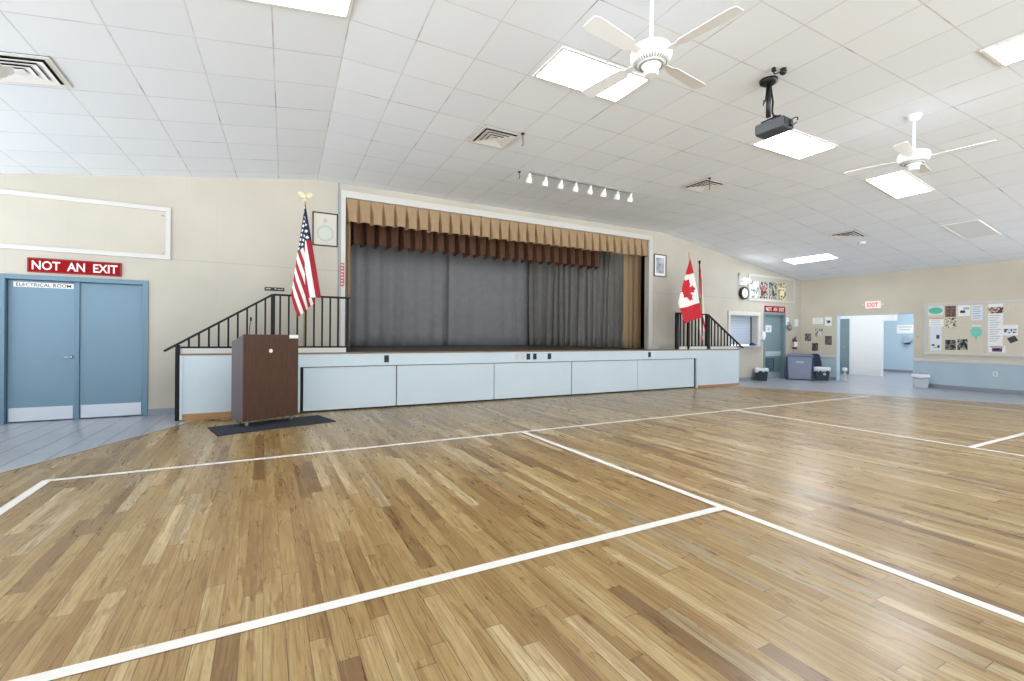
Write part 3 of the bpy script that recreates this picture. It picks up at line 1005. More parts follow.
t = thing('wall_sign', 'small black sign with pale print on the wall above the left stair railing', 'sign', (0.141, YW, 2.016))
MB().box(-0.15, 0.15, -0.012, -0.001, -0.03, 0.03).build('plate', M['black'], t)
q = MB()
for a, c, z in ((-0.13, -0.06, 0.004), (0.0, 0.03, 0.006), (0.05, 0.09, 0.0), (0.10, 0.13, 0.004)):
    q.box(a, c, -0.0135, -0.012, z - 0.009, z + 0.007)
q.build('print', mat('pale_print', 'C9C4B4', 0.6), t)

t = thing('warning_sign', 'narrow red and white notice on the white trim beside the stage', 'sign', (1.222, YW - 0.025, 2.335))
MB().box(-0.032, 0.032, -0.006, -0.001, -0.21, 0.21).build('plate', mat('faded_red', 'B8666C', 0.6), t)
q = MB()
for k in range(7):
    z = 0.17 - k * 0.056
    q.box(-0.02, 0.02 - 0.008 * (k % 2), -0.0075, -0.006, z - 0.012, z + 0.012)
q.build('print', mat('pink_print', 'E7CFCB', 0.6), t)

t = thing('framed_picture', 'framed grey picture on the wall just right of the stage opening', 'picture', (9.035, YW, 3.117))
frame_mb(-0.215, 0.215, -0.29, 0.29, 0.022, -0.025, -0.001).build('frame', M['frame_b'], t, bevel=0.003)
MB().box(-0.193, 0.193, -0.012, -0.003, -0.268, 0.268).build('mount', M['paper'], t)
MB().box(-0.135, 0.135, -0.015, -0.012, -0.20, 0.20).build('print', mottle('grey_print_picture', ['8C93A0', 'A7ADB8', 'C3C7CE'], 7, 2), t)

# clock and emergency light
t = thing('wall_clock', 'round black-rimmed wall clock left of the framed board', 'clock', (12.35, YW, 2.565))
MB().lathe([(0.16, 0.0), (0.185, 0.02), (0.185, 0.09), (0.15, 0.10), (0.135, 0.085)], 36, (0, 0, 0), 'y').build('rim', M['black'], t)
q = MB().lathe([(0.138, 0.05), (0.138, 0.088)], 36, (0, 0, 0), 'y')
for k in range(12):
    a = k * PI / 6
    q.add(*bar((0.108 * math.sin(a), -0.089, 0.108 * math.cos(a)), (0.128 * math.sin(a), -0.089, 0.128 * math.cos(a)), 0.003, 0.010), 1)
q.build('dial', [M['paper'], M['inkd']], t)
for nm, a, ln, w in (('hour_hand', 2.6, 0.065, 0.014), ('minute_hand', 0.75, 0.105, 0.010)):
    MB().add(*bar((0, -0.092, 0), (ln * math.sin(a), -0.092, ln * math.cos(a)), 0.003, w)).build(nm, M['black'], t)

t = thing('emergency_light', 'lit white emergency light with twin lamp heads above the clock', 'light', (12.32, YW, 2.93))
MB().box(-0.15, 0.15, -0.07, -0.001, -0.13, 0.10).build('housing', M['fanw'], t, bevel=0.01)
for sx in (-1, 1):
    hd = MB().lathe([(0.03, 0.0), (0.055, 0.05), (0.06, 0.07), (0.055, 0.075)], 18, (0, 0, 0), 'y').build('lamp_head', M['fanw'], t, loc=(sx * 0.085, -0.075, 0.0))
    MB().lathe([(0.05, 0.0745), (0.05, 0.079)], 18, (0, 0, 0), 'y').build('lamp', M['glow'], hd)
MB().tube([(-0.17, -0.03, 0.13), (-0.17, -0.03, 0.22)], 0.03, 10).build('conduit', M['chrome'], t)

t = thing('framed_board', 'white framed board holding four posters above the single teal door', 'board', (13.745, YW, 2.755))
frame_mb(-1.15, 1.15, -0.39, 0.40, 0.06, -0.03, -0.001).build('frame', M['white'], t, bevel=0.005)
MB().box(-1.09, 1.09, -0.008, -0.002, -0.33, 0.34).build('backing', M['wall'], t)
post = [(12.70, 13.07, 'pale green poster, nearest the clock inside the white framed board', ['DCE3D6', 'F1F1EC', '8FA39A', '5E6C6A'], 8),
        (13.14, 13.51, 'black and red poster, second from the clock in the white framed board', ['22262A', 'C9C9C4', '30362F', 'A43A40'], 9),
        (13.60, 13.96, 'dark green and black poster, third from the clock in the white framed board', ['1F2424', '3A463E', 'B9BDB2', '2A2E34'], 9),
        (14.04, 14.43, 'mustard yellow poster, farthest from the clock in the white framed board', ['8F7B3C', 'B59A4A', 'E2D9B6', '5A5238'], 7)]
for i, (a, c, lab, cols, psc) in enumerate(post):
    o = thing('poster', lab, 'poster', ((a + c) / 2, YW - 0.009, 2.715), 0, 'posters in the white framed board')
    w = (c - a) / 2
    MB().box(-w, w, -0.004, -0.0005, -0.255, 0.255).build('sheet', mottle('poster_print', cols, psc, i * 3.3), o)
    q = MB()
    if i == 0:
        q.box(-0.03, 0.10, -0.006, -0.004, 0.06, 0.20)
        q.box(-0.14, -0.04, -0.006, -0.004, -0.2, -0.06)
    elif i == 1:
        q.box(-0.09, 0.14, -0.006, -0.004, 0.0, 0.10)
        q.box(-0.15, -0.05, -0.006, -0.004, -0.21, -0.17)
    elif i == 2:
        q.box(-0.13, -0.05, -0.006, -0.004, -0.02, 0.07)
        q.box(0.04, 0.12, -0.006, -0.004, -0.02, 0.07)
    else:
        q.box(-0.10, 0.12, -0.006, -0.004, -0.13, 0.02)
        q.box(-0.15, 0.15, -0.006, -0.004, 0.07, 0.11)
    q.build('print', [mat('poster_inset', ['F4F5F2', 'C86A70', 'AEB4A6', 'EFE7CC'][i], 0.6)], o)

# serving hatch
t = thing('window_1', None, None, (12.435, YW, 1.47))
t['kind'] = 'structure'
f = MB()
f.box(-0.73, 0.73, -0.03, -0.001, 0.455, 0.56)
f.box(-0.73, -0.625, -0.03, -0.001, -0.44, 0.455)
f.box(0.625, 0.73, -0.03, -0.001, -0.44, 0.455)
f.box(-0.625, -0.61, 0, 0.21, -0.44, 0.45)
f.box(0.61, 0.625, 0, 0.21, -0.44, 0.45)
f.box(-0.625, 0.625, 0, 0.21, 0.435, 0.45)
struct(f.build('window_frame', M['white'], t, bevel=0.003))
sh_ = MB()
n = 18
for k in range(n):
    z = -0.42 + k * (0.86 / n)
    sh_.prism([(0.205, z), (0.195, z + 0.01), (0.195, z + 0.036), (0.205, z + 0.047)], 'x', -0.62, 0.575)
    sh_.box(-0.62, 0.575, 0.205, 0.215, z, z + 0.048)
struct(sh_.build('roller_shutter', M['shutter'], t))
struct(MB().box(0.575, 0.62, 0.18, 0.215, -0.43, 0.45).build('shutter_guide', M['inkd'], t))
struct(MB().box(-0.74, 0.745, -0.12, 0.2, -0.475, -0.44).build('window_sill', mat('grey_counter', 'B7BDC6', 0.4), t, bevel=0.006))
t = thing('small_box', 'small dark box standing on the sill of the serving hatch', 'box', (12.86, YW + 0.02, 1.031))
MB().box(-0.08, 0.08, -0.06, 0.06, 0, 0.05).build('body', M['bin_navy'], t, bevel=0.012)
MB().box(-0.05, 0.05, -0.03, 0.04, 0.05, 0.085).build('lid', M['black'], t, bevel=0.01)

t = thing('soap_dispenser', 'white dispenser on the wall between the serving hatch and the teal door', 'dispenser', (13.24, YW, 1.33))
MB().prism([(-0.001, -0.12), (-0.08, -0.12), (-0.11, -0.02), (-0.10, 0.10), (-0.06, 0.135), (-0.001, 0.135)], 'x', -0.06, 0.06).build('body', M['fanw'], t, bevel=0.012)
MB().box(-0.04, 0.04, -0.10, -0.06, -0.15, -0.12).build('lever', M['ink'], t, bevel=0.004)

# single teal door
D = thing('door_2', None, None, (0, YW, 0))
D['kind'] = 'structure'
f = MB()
f.box(13.355, 13.425, -0.02, 0.16, 0, 2.05)
f.box(14.375, 14.445, -0.02, 0.16, 0, 2.05)
f.box(13.425, 14.375, -0.02, 0.16, 1.98, 2.05)
struct(f.build('frame', M['teal'], D, bevel=0.004))
lf = struct(MB().box(13.425, 14.375, 0.10, 0.145, 0.01, 1.98).build('door_leaf', M['teal'], D, bevel=0.003))
struct(MB().box(13.44, 14.36, 0.094, 0.10, 0.70, 0.85).build('push_plate', mat('pale_steel', 'BDCBD4', 0.4, 0.15), lf))
struct(MB().box(13.44, 14.36, 0.094, 0.10, 0.02, 0.20).build('kick_plate', mat('pale_steel', '9DB1BC', 0.4, 0.15), lf))
v = frame_mb(13.62, 14.02, 0.24, 0.64, 0.03, 0.085, 0.10)
for k in range(8):
    z = 0.27 + k * 0.043
    v.prism([(0.10, z), (0.087, z + 0.002), (0.093, z + 0.028), (0.10, z + 0.028)], 'x', 13.65, 13.99)
struct(v.build('louvre_grille', mat('grille_teal', '465F6A', 0.5), lf))
struct(MB().lathe([(0.03, -0.09), (0.03, -0.085), (0.012, -0.08), (0.012, -0.05), (0.027, -0.04), (0.027, -0.02), (0.01, -0.015)], 14, (13.49, 0, 0.95), 'y').build('knob', M['chrome'], lf))
t = thing('paper_notice', 'white paper notice taped to the single teal door', 'notice', (13.74, YW + 0.10, 1.55))
MB().box(-0.15, 0.15, -0.004, -0.001, -0.11, 0.11).build('sheet', M['paperb'], t)
q = MB()
q.box(-0.09, 0.09, -0.0055, -0.004, 0.04, 0.06)
q.box(-0.05, 0.05, -0.0055, -0.004, -0.06, 0.02)
q.build('print', M['ink'], t)

# bell, papers, extinguisher
t = thing('alarm_bell', 'round steel alarm bell on the wall beside the teal door', 'bell', (14.58, YW, 1.60))
MB().lathe([(0.05, 0.0), (0.05, 0.04), (0.10, 0.045), (0.10, 0.07), (0.075, 0.10), (0.03, 0.115)], 28, (0, 0, 0), 'y').build('gong', mat('bell_steel', '8E8C86', 0.35, 0.5), t)
MB().box(-0.05, 0.05, -0.05, -0.001, 0.10, 0.17).build('back_box', M['chrome'], t, bevel=0.004)
def wall_paper(lab, x, z, w, h, rz=0.0, y=YW, bars=3, m='paper', loc=None, group=None, img=None):
    o = thing('paper_notice', lab, 'notice', loc or (x, y, z), rz, group)
    MB().box(-w / 2, w / 2, -0.003, -0.0005, -h / 2, h / 2).build('sheet', M[m], o)
    q = MB()
    for k in range(bars):
        zz = h / 2 - h * (k + 0.9) / (bars + 0.8)
        q.box(-w * 0.36, w * (0.36 - 0.12 * (k % 2)), -0.0042, -0.003, zz - h * 0.025, zz + h * 0.025)
    if bars:
        q.build('print', M['ink'], o)
    if img:
        for (a, b_, c, d, mm) in img:
            MB().box(a * w, b_ * w, -0.005, -0.003, c * h, d * h).build('picture', mm, o)
    return o
wall_paper('white paper above the round alarm bell', 14.52, 1.80, 0.19, 0.22)
wall_paper('white paper in the corner, above the fire extinguisher', 15.03, 1.76, 0.20, 0.22)

t = thing('fire_extinguisher', 'red fire extinguisher hung in the corner above the recycling bin', 'extinguisher', (14.82, YW - 0.085, 0.92))
MB().lathe([(0.05, 0.0), (0.066, 0.012), (0.068, 0.24), (0.055, 0.285), (0.028, 0.305), (0.02, 0.325)], 20).build('cylinder', M['ext'], t)
MB().lathe([(0.0685, 0.07), (0.0695, 0.08), (0.0695, 0.22), (0.0685, 0.23)], 20).build('label_band', M['paper'], t)
q = MB().box(-0.02, 0.02, -0.02, 0.02, 0.325, 0.355)
q.add(*bar((-0.015, 0, 0.36), (0.09, 0, 0.385), 0.022, 0.012))
q.build('valve', M['black'], t)
MB().tube([(-0.02, 0, 0.34), (-0.07, -0.01, 0.33), (-0.088, -0.01, 0.25), (-0.086, -0.01, 0.10)], 0.010, 8).build('hose', M['black'], t)
MB().box(-0.03, 0.03, 0.066, 0.084, 0.05, 0.32).build('bracket', M['chrome'], t)

# ------------------------------------------------------------------ right wall
RW = -PI / 2                                # local x -> -Y, local -y -> -X
G = 'posters scattered on the wall beside the corridor opening'
def rposter(lab, y0, y1, z0, z1, cols, sc, seed, group, name='poster'):
    o = thing(name, lab, 'poster', (XR, (y0 + y1) / 2, (z0 + z1) / 2), RW, group)
    w, h = abs(y0 - y1) / 2, abs(z1 - z0) / 2
    MB().box(-w, w, -0.003, -0.0005, -h, h).build('sheet', mottle('poster_print', cols, sc, seed), o)
    return o
wall_paper('wide white notice above the scattered posters near the corner', 0, 0, 0.31, 0.19, RW, loc=(XR, 8.29, 1.812), bars=3)
wall_paper('white notice with a dark bird-like graphic beside the corridor opening', 0, 0, 0.19, 0.27, RW, loc=(XR, 7.98, 1.79), bars=1, img=[(-0.15, 0.28, -0.2, 0.08, M['inkd']), (-0.3, 0.05, 0.02, 0.14, M['ink'])])
rposter('dark square poster nearest the corner, beside the scattered posters', 8.674, 8.481, 1.179, 1.42, ['2C2826', '57524E', '9A948C', '1F1C1C'], 14, 1, G)
rposter('grey and white floral poster, highest of the scattered posters', 8.36, 8.14, 1.313, 1.576, ['6B6A64', 'B9B7AE', 'E1DFD6', '4A4943'], 14, 2, G)
rposter('brown poster nearest the corridor opening', 8.073, 7.877, 1.064, 1.338, ['5A4A48', '7A6763', '4A3C3B', '8E7D78'], 14, 3, G)
rposter('black patterned poster, lowest of the scattered posters above the white rail', 8.457, 8.275, 0.869, 1.116, ['26231F', '6E685F', '1C1A18', 'A59E92'], 16, 4, G)

t = thing('exit_sign', 'lit red EXIT sign above the corridor opening', 'sign', (XR, 6.785, 2.225), RW)
MB().box(-0.19, 0.19, -0.05, -0.001, -0.105, 0.105).build('housing', M['fanw'], t, bevel=0.006)
MB().box(-0.178, 0.178, -0.054, -0.05, -0.093, 0.093).build('face', M['exit_face'], t)
text_obj('lettering', 'EXIT', M['exit_red'], t, -0.135, 0.135, -0.06, 0.06, -0.054, 0.003, 0.02)
for sx in (-1, 1):
    MB().lathe([(0.02, 0.0), (0.035, 0.03), (0.03, 0.05)], 12, (sx * 0.225, -0.02, -0.0), 'y').build('lamp_head', M['frame_w'], t)

# bulletin board
t = thing('bulletin_board', 'large tan bulletin board in a white frame on the right wall', 'board', (XR, 4.215, 1.518), RW)
frame_mb(-1.41, 1.41, -0.66, 0.66, 0.06, -0.03, -0.001).build('frame', M['white'], t, bevel=0.005)
MB().box(-1.35, 1.35, -0.010, -0.002, -0.60, 0.60).build('backing', M['cork'], t)
MB().box(-0.275, -0.25, -0.016, -0.010, -0.60, 0.60).build('joint_strip', M['white'], t)
XB = XR - 0.0105
GB = 'notices pinned on the bulletin board'
def note(lab, y0, y1, z0, z1, **k):
    return wall_paper(lab, 0, 0, abs(y0 - y1), abs(z1 - z0), RW, loc=(XB, (y0 + y1) / 2, (z0 + z1) / 2), group=GB, **k)
o = note('paper with a mint green oval at the top corner of the bulletin board', 5.554, 5.242, 1.878, 2.115, bars=0, m='paperb')
q = MB()
vs = [(0.145 * math.cos(2 * PI * k / 28), -0.0045, 0.085 * math.sin(2 * PI * k / 28)) for k in range(28)]
q.add(vs, [tuple(range(28))])
q.build('oval', M['mint'], o, solid=0.001)
rposter('brown poster beside the mint green oval on the bulletin board', 5.208, 5.003, 1.824, 2.10, ['4E3A34', '6C524A', '8A6A60', '3C2C28'], 14, 5, GB).location.x = XB
note('white sheet with a dark flying graphic near the top of the bulletin board', 4.967, 4.735, 1.839, 2.105, bars=0, img=[(-0.3, 0.1, -0.22, 0.02, M['inkd']), (-0.05, 0.42, 0.08, 0.3, M['ink'])])
note('plain white sheet with pale print left of the board joint', 4.718, 4.509, 1.73, 2.10, bars=6, m='paperb')
note('wide white sheet with a red top edge below the mint green oval', 5.529, 5.24, 1.585, 1.80, bars=3, img=[(-0.5, 0.5, 0.42, 0.5, mat('orange_edge', 'C87A58', 0.6))])
note('tall white flyer with small dark pictures, lowest at the edge of the bulletin board', 5.507, 5.278, 0.965, 1.58, bars=0, m='paperb', img=[(0.05, 0.33, 0.0, 0.16, M['inkd']), (-0.35, -0.1, -0.3, -0.23, M['bin_navy']), (0.15, 0.35, -0.38, -0.27, M['bin_navy']), (-0.2, 0.1, -0.40, -0.34, M['ink'])])
rposter('olive and cream photo poster directly under the brown one', 5.206, 4.992, 1.543, 1.80, ['4C4A3C', 'B8B49C', 'E0DCC8', '76725C'], 11, 7, GB).location.x = XB
rposter('dark floral poster at the bottom of the bulletin board, left one of the pair', 5.207, 4.999, 0.993, 1.245, ['1E1B1A', '3A3532', '8C857E', '2A2624'], 13, 8, GB).location.x = XB
rposter('black poster at the bottom of the bulletin board, right one of the pair', 4.97, 4.78, 0.999, 1.265, ['1A1C1C', '2F3534', 'A8ACA4', '202424'], 12, 9, GB).location.x = XB
# tree-shaped turquoise flyer
o = note('flyer with a turquoise tree picture at the middle of the bulletin board', 4.745, 4.506, 1.20, 1.614, bars=0, m='cork')
q = MB()
vs = []
for k in range(36):
    a = 2 * PI * k / 36
    r = 1 + 0.10 * math.sin(7 * a)
    vs.append((0.105 * r * math.cos(a), -0.0045, 0.04 + 0.125 * r * math.sin(a)))
q.add(vs, [tuple(range(36))])
q.build('tree_crown', M['teal_ink'], o, solid=0.001)
MB().box(-0.012, 0.012, -0.005, -0.003, -0.17, -0.07).build('tree_trunk', M['teal_ink'], o)
MB().box(-0.08, 0.08, -0.005, -0.003, 0.17, 0.205).build('heading', M['paper'], o)
o = note('tall white list with a brown picture band right of the board joint', 4.415, 4.163, 1.111, 2.109, bars=0, img=[(-0.52, 0.52, 0.27, 0.42, mottle('band_print', ['5A4238', '7A5E50', 'D8C8B8', '4A362E'], 12, 4))])
q = MB()
for k in range(12):
    z = 0.22 - k * 0.055
    q.box(-0.10, 0.09 - 0.03 * (k % 3), -0.0042, -0.003, z - 0.008, z + 0.008)
q.build('print', M['ink'], o)
note('small white flyer with a purple picture, lowest right of the board joint', 4.409, 4.12, 0.96, 1.118, bars=0, img=[(-0.28, 0.32, -0.4, 0.15, mottle('purple_print', ['4A2A48', '7A4A70', '2E1A30'], 18, 2)), (-0.4, 0.4, 0.25, 0.36, M['inkd'])])
note('white postcard with a dark landscape photo, right part of the bulletin board', 4.165, 3.919, 1.359, 1.603, bars=0, img=[(-0.42, 0.42, -0.3, 0.12, mottle('landscape_print', ['3E4A52', '6C7C86', 'DDE6EC', '2E363C'], 12, 6))])
o = note('small tilted dark photo below the landscape postcard', 4.075, 3.93, 1.20, 1.33, bars=0, m='inkd')
o.rotation_euler = (0, math.radians(-28), RW)

t = thing('wall_outlet', 'white outlet plate on the blue wall below the bulletin board', 'outlet', (XR, 4.287, 0.446), RW)
MB().box(-0.04, 0.04, -0.008, -0.001, -0.06, 0.06).build('cover_plate', M['frame_w'], t, bevel=0.002)
MB().box(-0.018, 0.018, -0.010, -0.008, -0.045, 0.045).build('socket', M['ink'], t)
t = thing('thermostat', 'small beige wall control between the corridor opening and the bulletin board', 'switch', (XR, 5.77, 1.32), RW)
MB().box(-0.02, 0.02, -0.015, -0.001, -0.03, 0.03).build('body', mat('tan_plastic', 'B9A98C', 0.5), t, bevel=0.003)
MB().box(-0.006, 0.006, -0.02, -0.015, -0.012, 0.012).build('button', M['ink'], t)

# corridor fittings
t = thing('corridor_sign', 'white sign on the pale blue corridor wall above the round dispenser', 'sign', (21.3, 8.43, 1.64), RW)
MB().box(-0.27, 0.27, -0.012, -0.001, -0.165, 0.165).build('plate', M['paper'], t)
q = MB()
q.box(-0.21, 0.21, -0.0135, -0.012, 0.06, 0.10)
q.box(-0.17, 0.15, -0.0135, -0.012, -0.04, 0.0)
q.build('print', mat('faint_print', 'C4CCD4', 0.6), t)
t = thing('towel_dispenser', 'round dispenser on the pale blue corridor wall', 'dispenser', (21.3, 8.34, 1.26), RW)
MB().lathe([(0.14, 0.0), (0.15, 0.03), (0.15, 0.13), (0.13, 0.16)], 28, (0, 0, 0), 'y').build('drum', mat('smoke_plastic', 'A9B8C4', 0.2), t)
MB().box(-0.06, 0.06, -0.15, -0.02, -0.19, -0.13).build('outlet', M['inkd'], t, bevel=0.006)

# ------------------------------------------------------------------ bins
def taper(w0, d0, w1, d1, z0, z1):
    return [(-w0 / 2, -d0 / 2), (w0 / 2, -d0 / 2), (w0 / 2, d0 / 2), (-w0 / 2, d0 / 2)], [(-w1 / 2, -d1 / 2), (w1 / 2, -d1 / 2), (w1 / 2, d1 / 2), (-w1 / 2, d1 / 2)], z0, z1
def waste_bin(lab, loc, rz, w, d, h, m, mark=False):
    t = thing('waste_bin', lab, 'bin', loc, rz, 'small waste bins with white liners')
    b = MB()
    b.hexa(*taper(w * 0.8, d * 0.8, w * 0.97, d * 0.97, 0, h * 0.9))
    b.hexa(*taper(w, d, w, d, h * 0.86, h * 0.92))
    b.build('body', m, t, bevel=0.012)
    l_ = MB()
    rnd = random.Random(int(loc[0] * 100))
    K = 40
    vs = []
    for r, (sc, z) in enumerate(((1.02, 0.74), (1.05, 0.86), (1.03, 0.965), (0.94, 1.0), (0.86, 0.93))):
        for k in range(K):
            a = 2 * PI * k / K
            cx = max(-1, min(1, 1.35 * math.cos(a)))
            cy = max(-1, min(1, 1.35 * math.sin(a)))
            zz = z + rnd.uniform(-0.03, 0.03) + (rnd.uniform(-0.10, 0.05) if r == 0 else 0)
            vs.append((cx * w / 2 * sc, cy * d / 2 * sc, zz * h))
    fs = [(r * K + k, r * K + (k + 1) % K, (r + 1) * K + (k + 1) % K, (r + 1) * K + k) for r in range(4) for k in range(K)]
    l_.add(vs, fs, 0, True)
    l_.build('bin_liner', M['liner'], t, solid=0.003)
    if mark:
        q = MB()
        for k in range(3):
            a = PI / 2 + 2 * PI * k / 3
            b_ = a + 2 * PI / 3
            p, e = Vector((0.045 * math.cos(a), 0, 0.045 * math.sin(a))), Vector((0.045 * math.cos(b_), 0, 0.045 * math.sin(b_)))
            q.add(*bar(p.lerp(e, 0.12), p.lerp(e, 0.75), 0.004, 0.018))
        q.build('recycle_mark', M['paper'], t, loc=(0.06, -d * 0.455, h * 0.5))
    return t
face = math.radians(-58)
waste_bin('dark green waste bin with white liner, left of the teal door', (12.94, 8.60, 0.002), math.radians(-50), 0.34, 0.25, 0.37, M['bin_green'])
waste_bin('dark green waste bin with a white recycling mark, beside the big grey bin', (14.74, 7.88, 0.002), face, 0.40, 0.28, 0.40, M['bin_green'], True)
waste_bin('pale grey waste bin with white liner, standing right of the corridor opening', (14.98, 5.60, 0.002), math.radians(-66), 0.34, 0.23, 0.35, M['bin_white'])

t = thing('recycling_bin', 'large grey-blue recycling bin in the corner below the fire extinguisher', 'bin', (14.41, 8.34, 0.002), math.radians(-60))
b = MB()
b.hexa(*taper(0.58, 0.40, 0.66, 0.48, 0.02, 0.70))
b.build('body', M['bin_grey'], t, bevel=0.02)
b = MB()
b.hexa(*taper(0.70, 0.52, 0.68, 0.50, 0.70, 0.745))
b.hexa(*taper(0.66, 0.48, 0.60, 0.42, 0.745, 0.79))
b.build('lid', M['bin_lid'], t, bevel=0.01)
for sx in (-1, 1):
    b = MB().box(sx * 0.335 - 0.022, sx * 0.335 + 0.022, -0.25, -0.20, 0.0, 0.70)
    b.build('corner_rail', M['bin_navy'], t, bevel=0.006)
MB().box(-0.10, 0.10, -0.245, -0.225, 0.52, 0.56).build('grip', M['bin_white'], t, bevel=0.006)

t = thing('folding_chair', 'dark navy folding chair leaning against the wall behind the green bin', 'chair', (14.98, 8.20, 0.002), math.radians(-70))
b = MB()
b.prism([(-0.14, 0.42), (0.14, 0.42), (0.11, 0.74), (0.07, 0.79), (-0.07, 0.79), (-0.11, 0.74)], 'y', 0.0, 0.03)
b.build('backrest', M['bin_navy'], t, bevel=0.01)
MB().box(-0.145, 0.145, -0.05, -0.015, 0.14, 0.46).build('seat', M['bin_navy'], t, bevel=0.01)
for sx in (-1, 1):
    MB().tube([(sx * 0.155, -0.08, 0.0), (sx * 0.145, 0.015, 0.5), (sx * 0.11, 0.015, 0.74)], 0.012, 8).build('leg', M['black'], t)
    MB().tube([(sx * 0.16, 0.06, 0.0), (sx * 0.15, 0.0, 0.45)], 0.012, 8).build('leg', M['black'], t)

t = thing('ash_stand', 'short grey stand with a white top at the edge of the corridor opening', 'stand', (15.17, 7.47, 0.001))
MB().lathe([(0.075, 0.0), (0.075, 0.015), (0.035, 0.02), (0.03, 0.30)], 18).build('column', M['ink'], t)
MB().lathe([(0.05, 0.30), (0.062, 0.32), (0.062, 0.39), (0.05, 0.40)], 18).build('top', M['frame_w'], t)

# ------------------------------------------------------------------ ceiling fittings
def tilt_at(x):
    if x < XK1:
        return -math.atan((ZM - 3.099) / (XK1 - XL))
    if x > XK2:
        return math.atan((ZM - ZE) / (XR - XK2))
    return 0.0
def ceil_thing(name, lab, cat, x, y, group=None):
    xk = 0.62 + 0.036 * (y - 3.9)
    z = ceil_z(x)
    tl = tilt_at(x)
    if x < xk:
        z = ZM - (xk - x) * (ZM - 3.099) / (xk - XL)
        tl = -math.atan((ZM - 3.099) / (xk - XL))
    t = thing(name, lab, cat, (x, y, z), 0, group)
    t.rotation_euler = (0, tl, 0)
    return t

def troffer(lab, x, y, along_y=False, lit=True):
    t = ceil_thing('ceiling_light', lab, 'light', x, y, 'recessed ceiling light panels')
    a, c = (0.565, 0.283) if not along_y else (0.27, 0.60)
    f = MB()
    w = 0.03
    for x0, x1, y0, y1 in ((-a, a, c - w, c), (-a, a, -c, -c + w), (-a, -a + w, -c + w, c - w), (a - w, a, -c + w, c - w)):
        f.box(x0, x1, y0, y1, -0.014, -0.001)
    f.build('frame', M['frame_w'], t)
    MB().box(-a + w, a - w, -c + w, c - w, -0.010, -0.003).build('diffuser', M['panel'] if lit else M['panel_off'], t)
troffer('bright ceiling light panel cut off by the top edge, above the flag beside the lectern', 0.06, 3.91)
troffer('bright ceiling light panel beside the vented ceiling fan', 3.02, 3.91)
troffer('bright ceiling light panel just behind the projector', 6.58, 3.90)
troffer('bright ceiling light panel beneath the fan beyond the projector', 9.62, 3.91)
troffer('bright ceiling light panel near the corner, farthest from the camera', 13.05, 7.31, True)
troffer('bright ceiling light panel at the top right corner of the view', 6.21, 1.19, True)
troffer('unlit grey ceiling light panel on the sloped ceiling', 12.63, 3.92, False, False)

def vent(lab, x, y, w=0.28):
    t = ceil_thing('ceiling_vent', lab, 'vent', x, y, 'square ceiling air vents')
    MB().box(-w, w, -w, w, -0.004, -0.001).build('duct', M['ventdark'], t)
    def ring(o, i, z0, z1):
        m = MB()
        vs = []
        for s, z in ((o, z0), (i, z1), (o, z0 + 0.004), (i, z1 + 0.004)):
            vs += [(-s, -s, z), (s, -s, z), (s, s, z), (-s, s, z)]
        fs = []
        for k in range(4):
            k2 = (k + 1) % 4
            fs += [(k, k2, 4 + k2, 4 + k), (8 + k2, 8 + k, 12 + k, 12 + k2), (k2, k, 8 + k, 8 + k2), (4 + k, 4 + k2, 12 + k2, 12 + k)]
        m.add(vs, fs)
        return m
    ring(w, w - 0.045, -0.010, -0.012).build('frame', M['frame_w'], t)
    for o in (0.215, 0.155, 0.095):
        ring(o - 0.0, o - 0.058, -0.030, -0.012).build('louvre', M['frame_w'], t)
    MB().box(-0.04, 0.04, -0.04, 0.04, -0.03, -0.024).build('centre_plate', M['frame_w'], t)
vent('white square ceiling vent at the left edge, above the double doors', -1.94, 5.71)
vent('white square ceiling vent above the stage, left of the track lights', 2.77, 5.74)
vent('white square ceiling vent between the track lights and the projector', 6.92, 5.71)
vent('white square ceiling vent on the sloped ceiling beyond the projector', 11.72, 5.72)

t = ceil_thing('smoke_detector', 'small round detector on the sloped ceiling beside the farthest vent', 'detector', 12.36, 5.745)
MB().lathe([(0.05, -0.045), (0.075, -0.03), (0.08, -0.001)], 20).build('body', M['panel_off'], t)
MB().lathe([(0.012, -0.05), (0.015, -0.045)], 10).build('sensor', M['ink'], t)

for x, y, ln, lab in ((3.045, 5.44, 0.17, 'thin black hook rod hanging beside the vent above the stage'),
                      (3.70, 6.72, 0.12, 'thin black hook rod hanging at the left end of the track lights'),
                      (6.68, 5.40, 0.20, 'thin black hook rod hanging in front of the middle vent')):
    t = ceil_thing('ceiling_hook', lab, 'hook', x, y, 'black hook rods on the ceiling')
    MB().lathe([(0.022, -0.018), (0.026, -0.001)], 12).build('plate', M['black'], t)
    q = MB().tube([(0, 0, -0.01), (0.006, 0, -ln + 0.03), (0.0, 0, -ln), (-0.012, 0, -ln + 0.004)], 0.006, 6)
    q.build('rod', M['black'], t)

# track lights: eight heads on one rail
t = ceil_thing('track_light', 'white ceiling track with eight spot heads in front of the stage', 'light', 4.965, 6.64)
MB().box(-1.11, 1.11, -0.018, 0.018, -0.026, -0.001).build('track', mat('track_grey', '8F8E8C', 0.5), t)
for k in range(8):
    x = -1.10 + 2.2 * k / 7
    hd = MB()
    hd.tube([(0, 0, -0.02), (0, 0, -0.07)], 0.011, 8)
    ob = hd.build('spot_stem', M['fanw'], t, loc=(x, 0, 0))
    can = MB()
    can.lathe([(0.040, -0.185), (0.052, -0.18), (0.050, -0.125), (0.040, -0.10), (0.026, -0.085), (0.024, -0.045), (0.016, -0.035)], 18)
    c_ = can.build('spot_can', M['fanw'], ob)
    c_.rotation_euler = (math.radians(16), 0, 0)

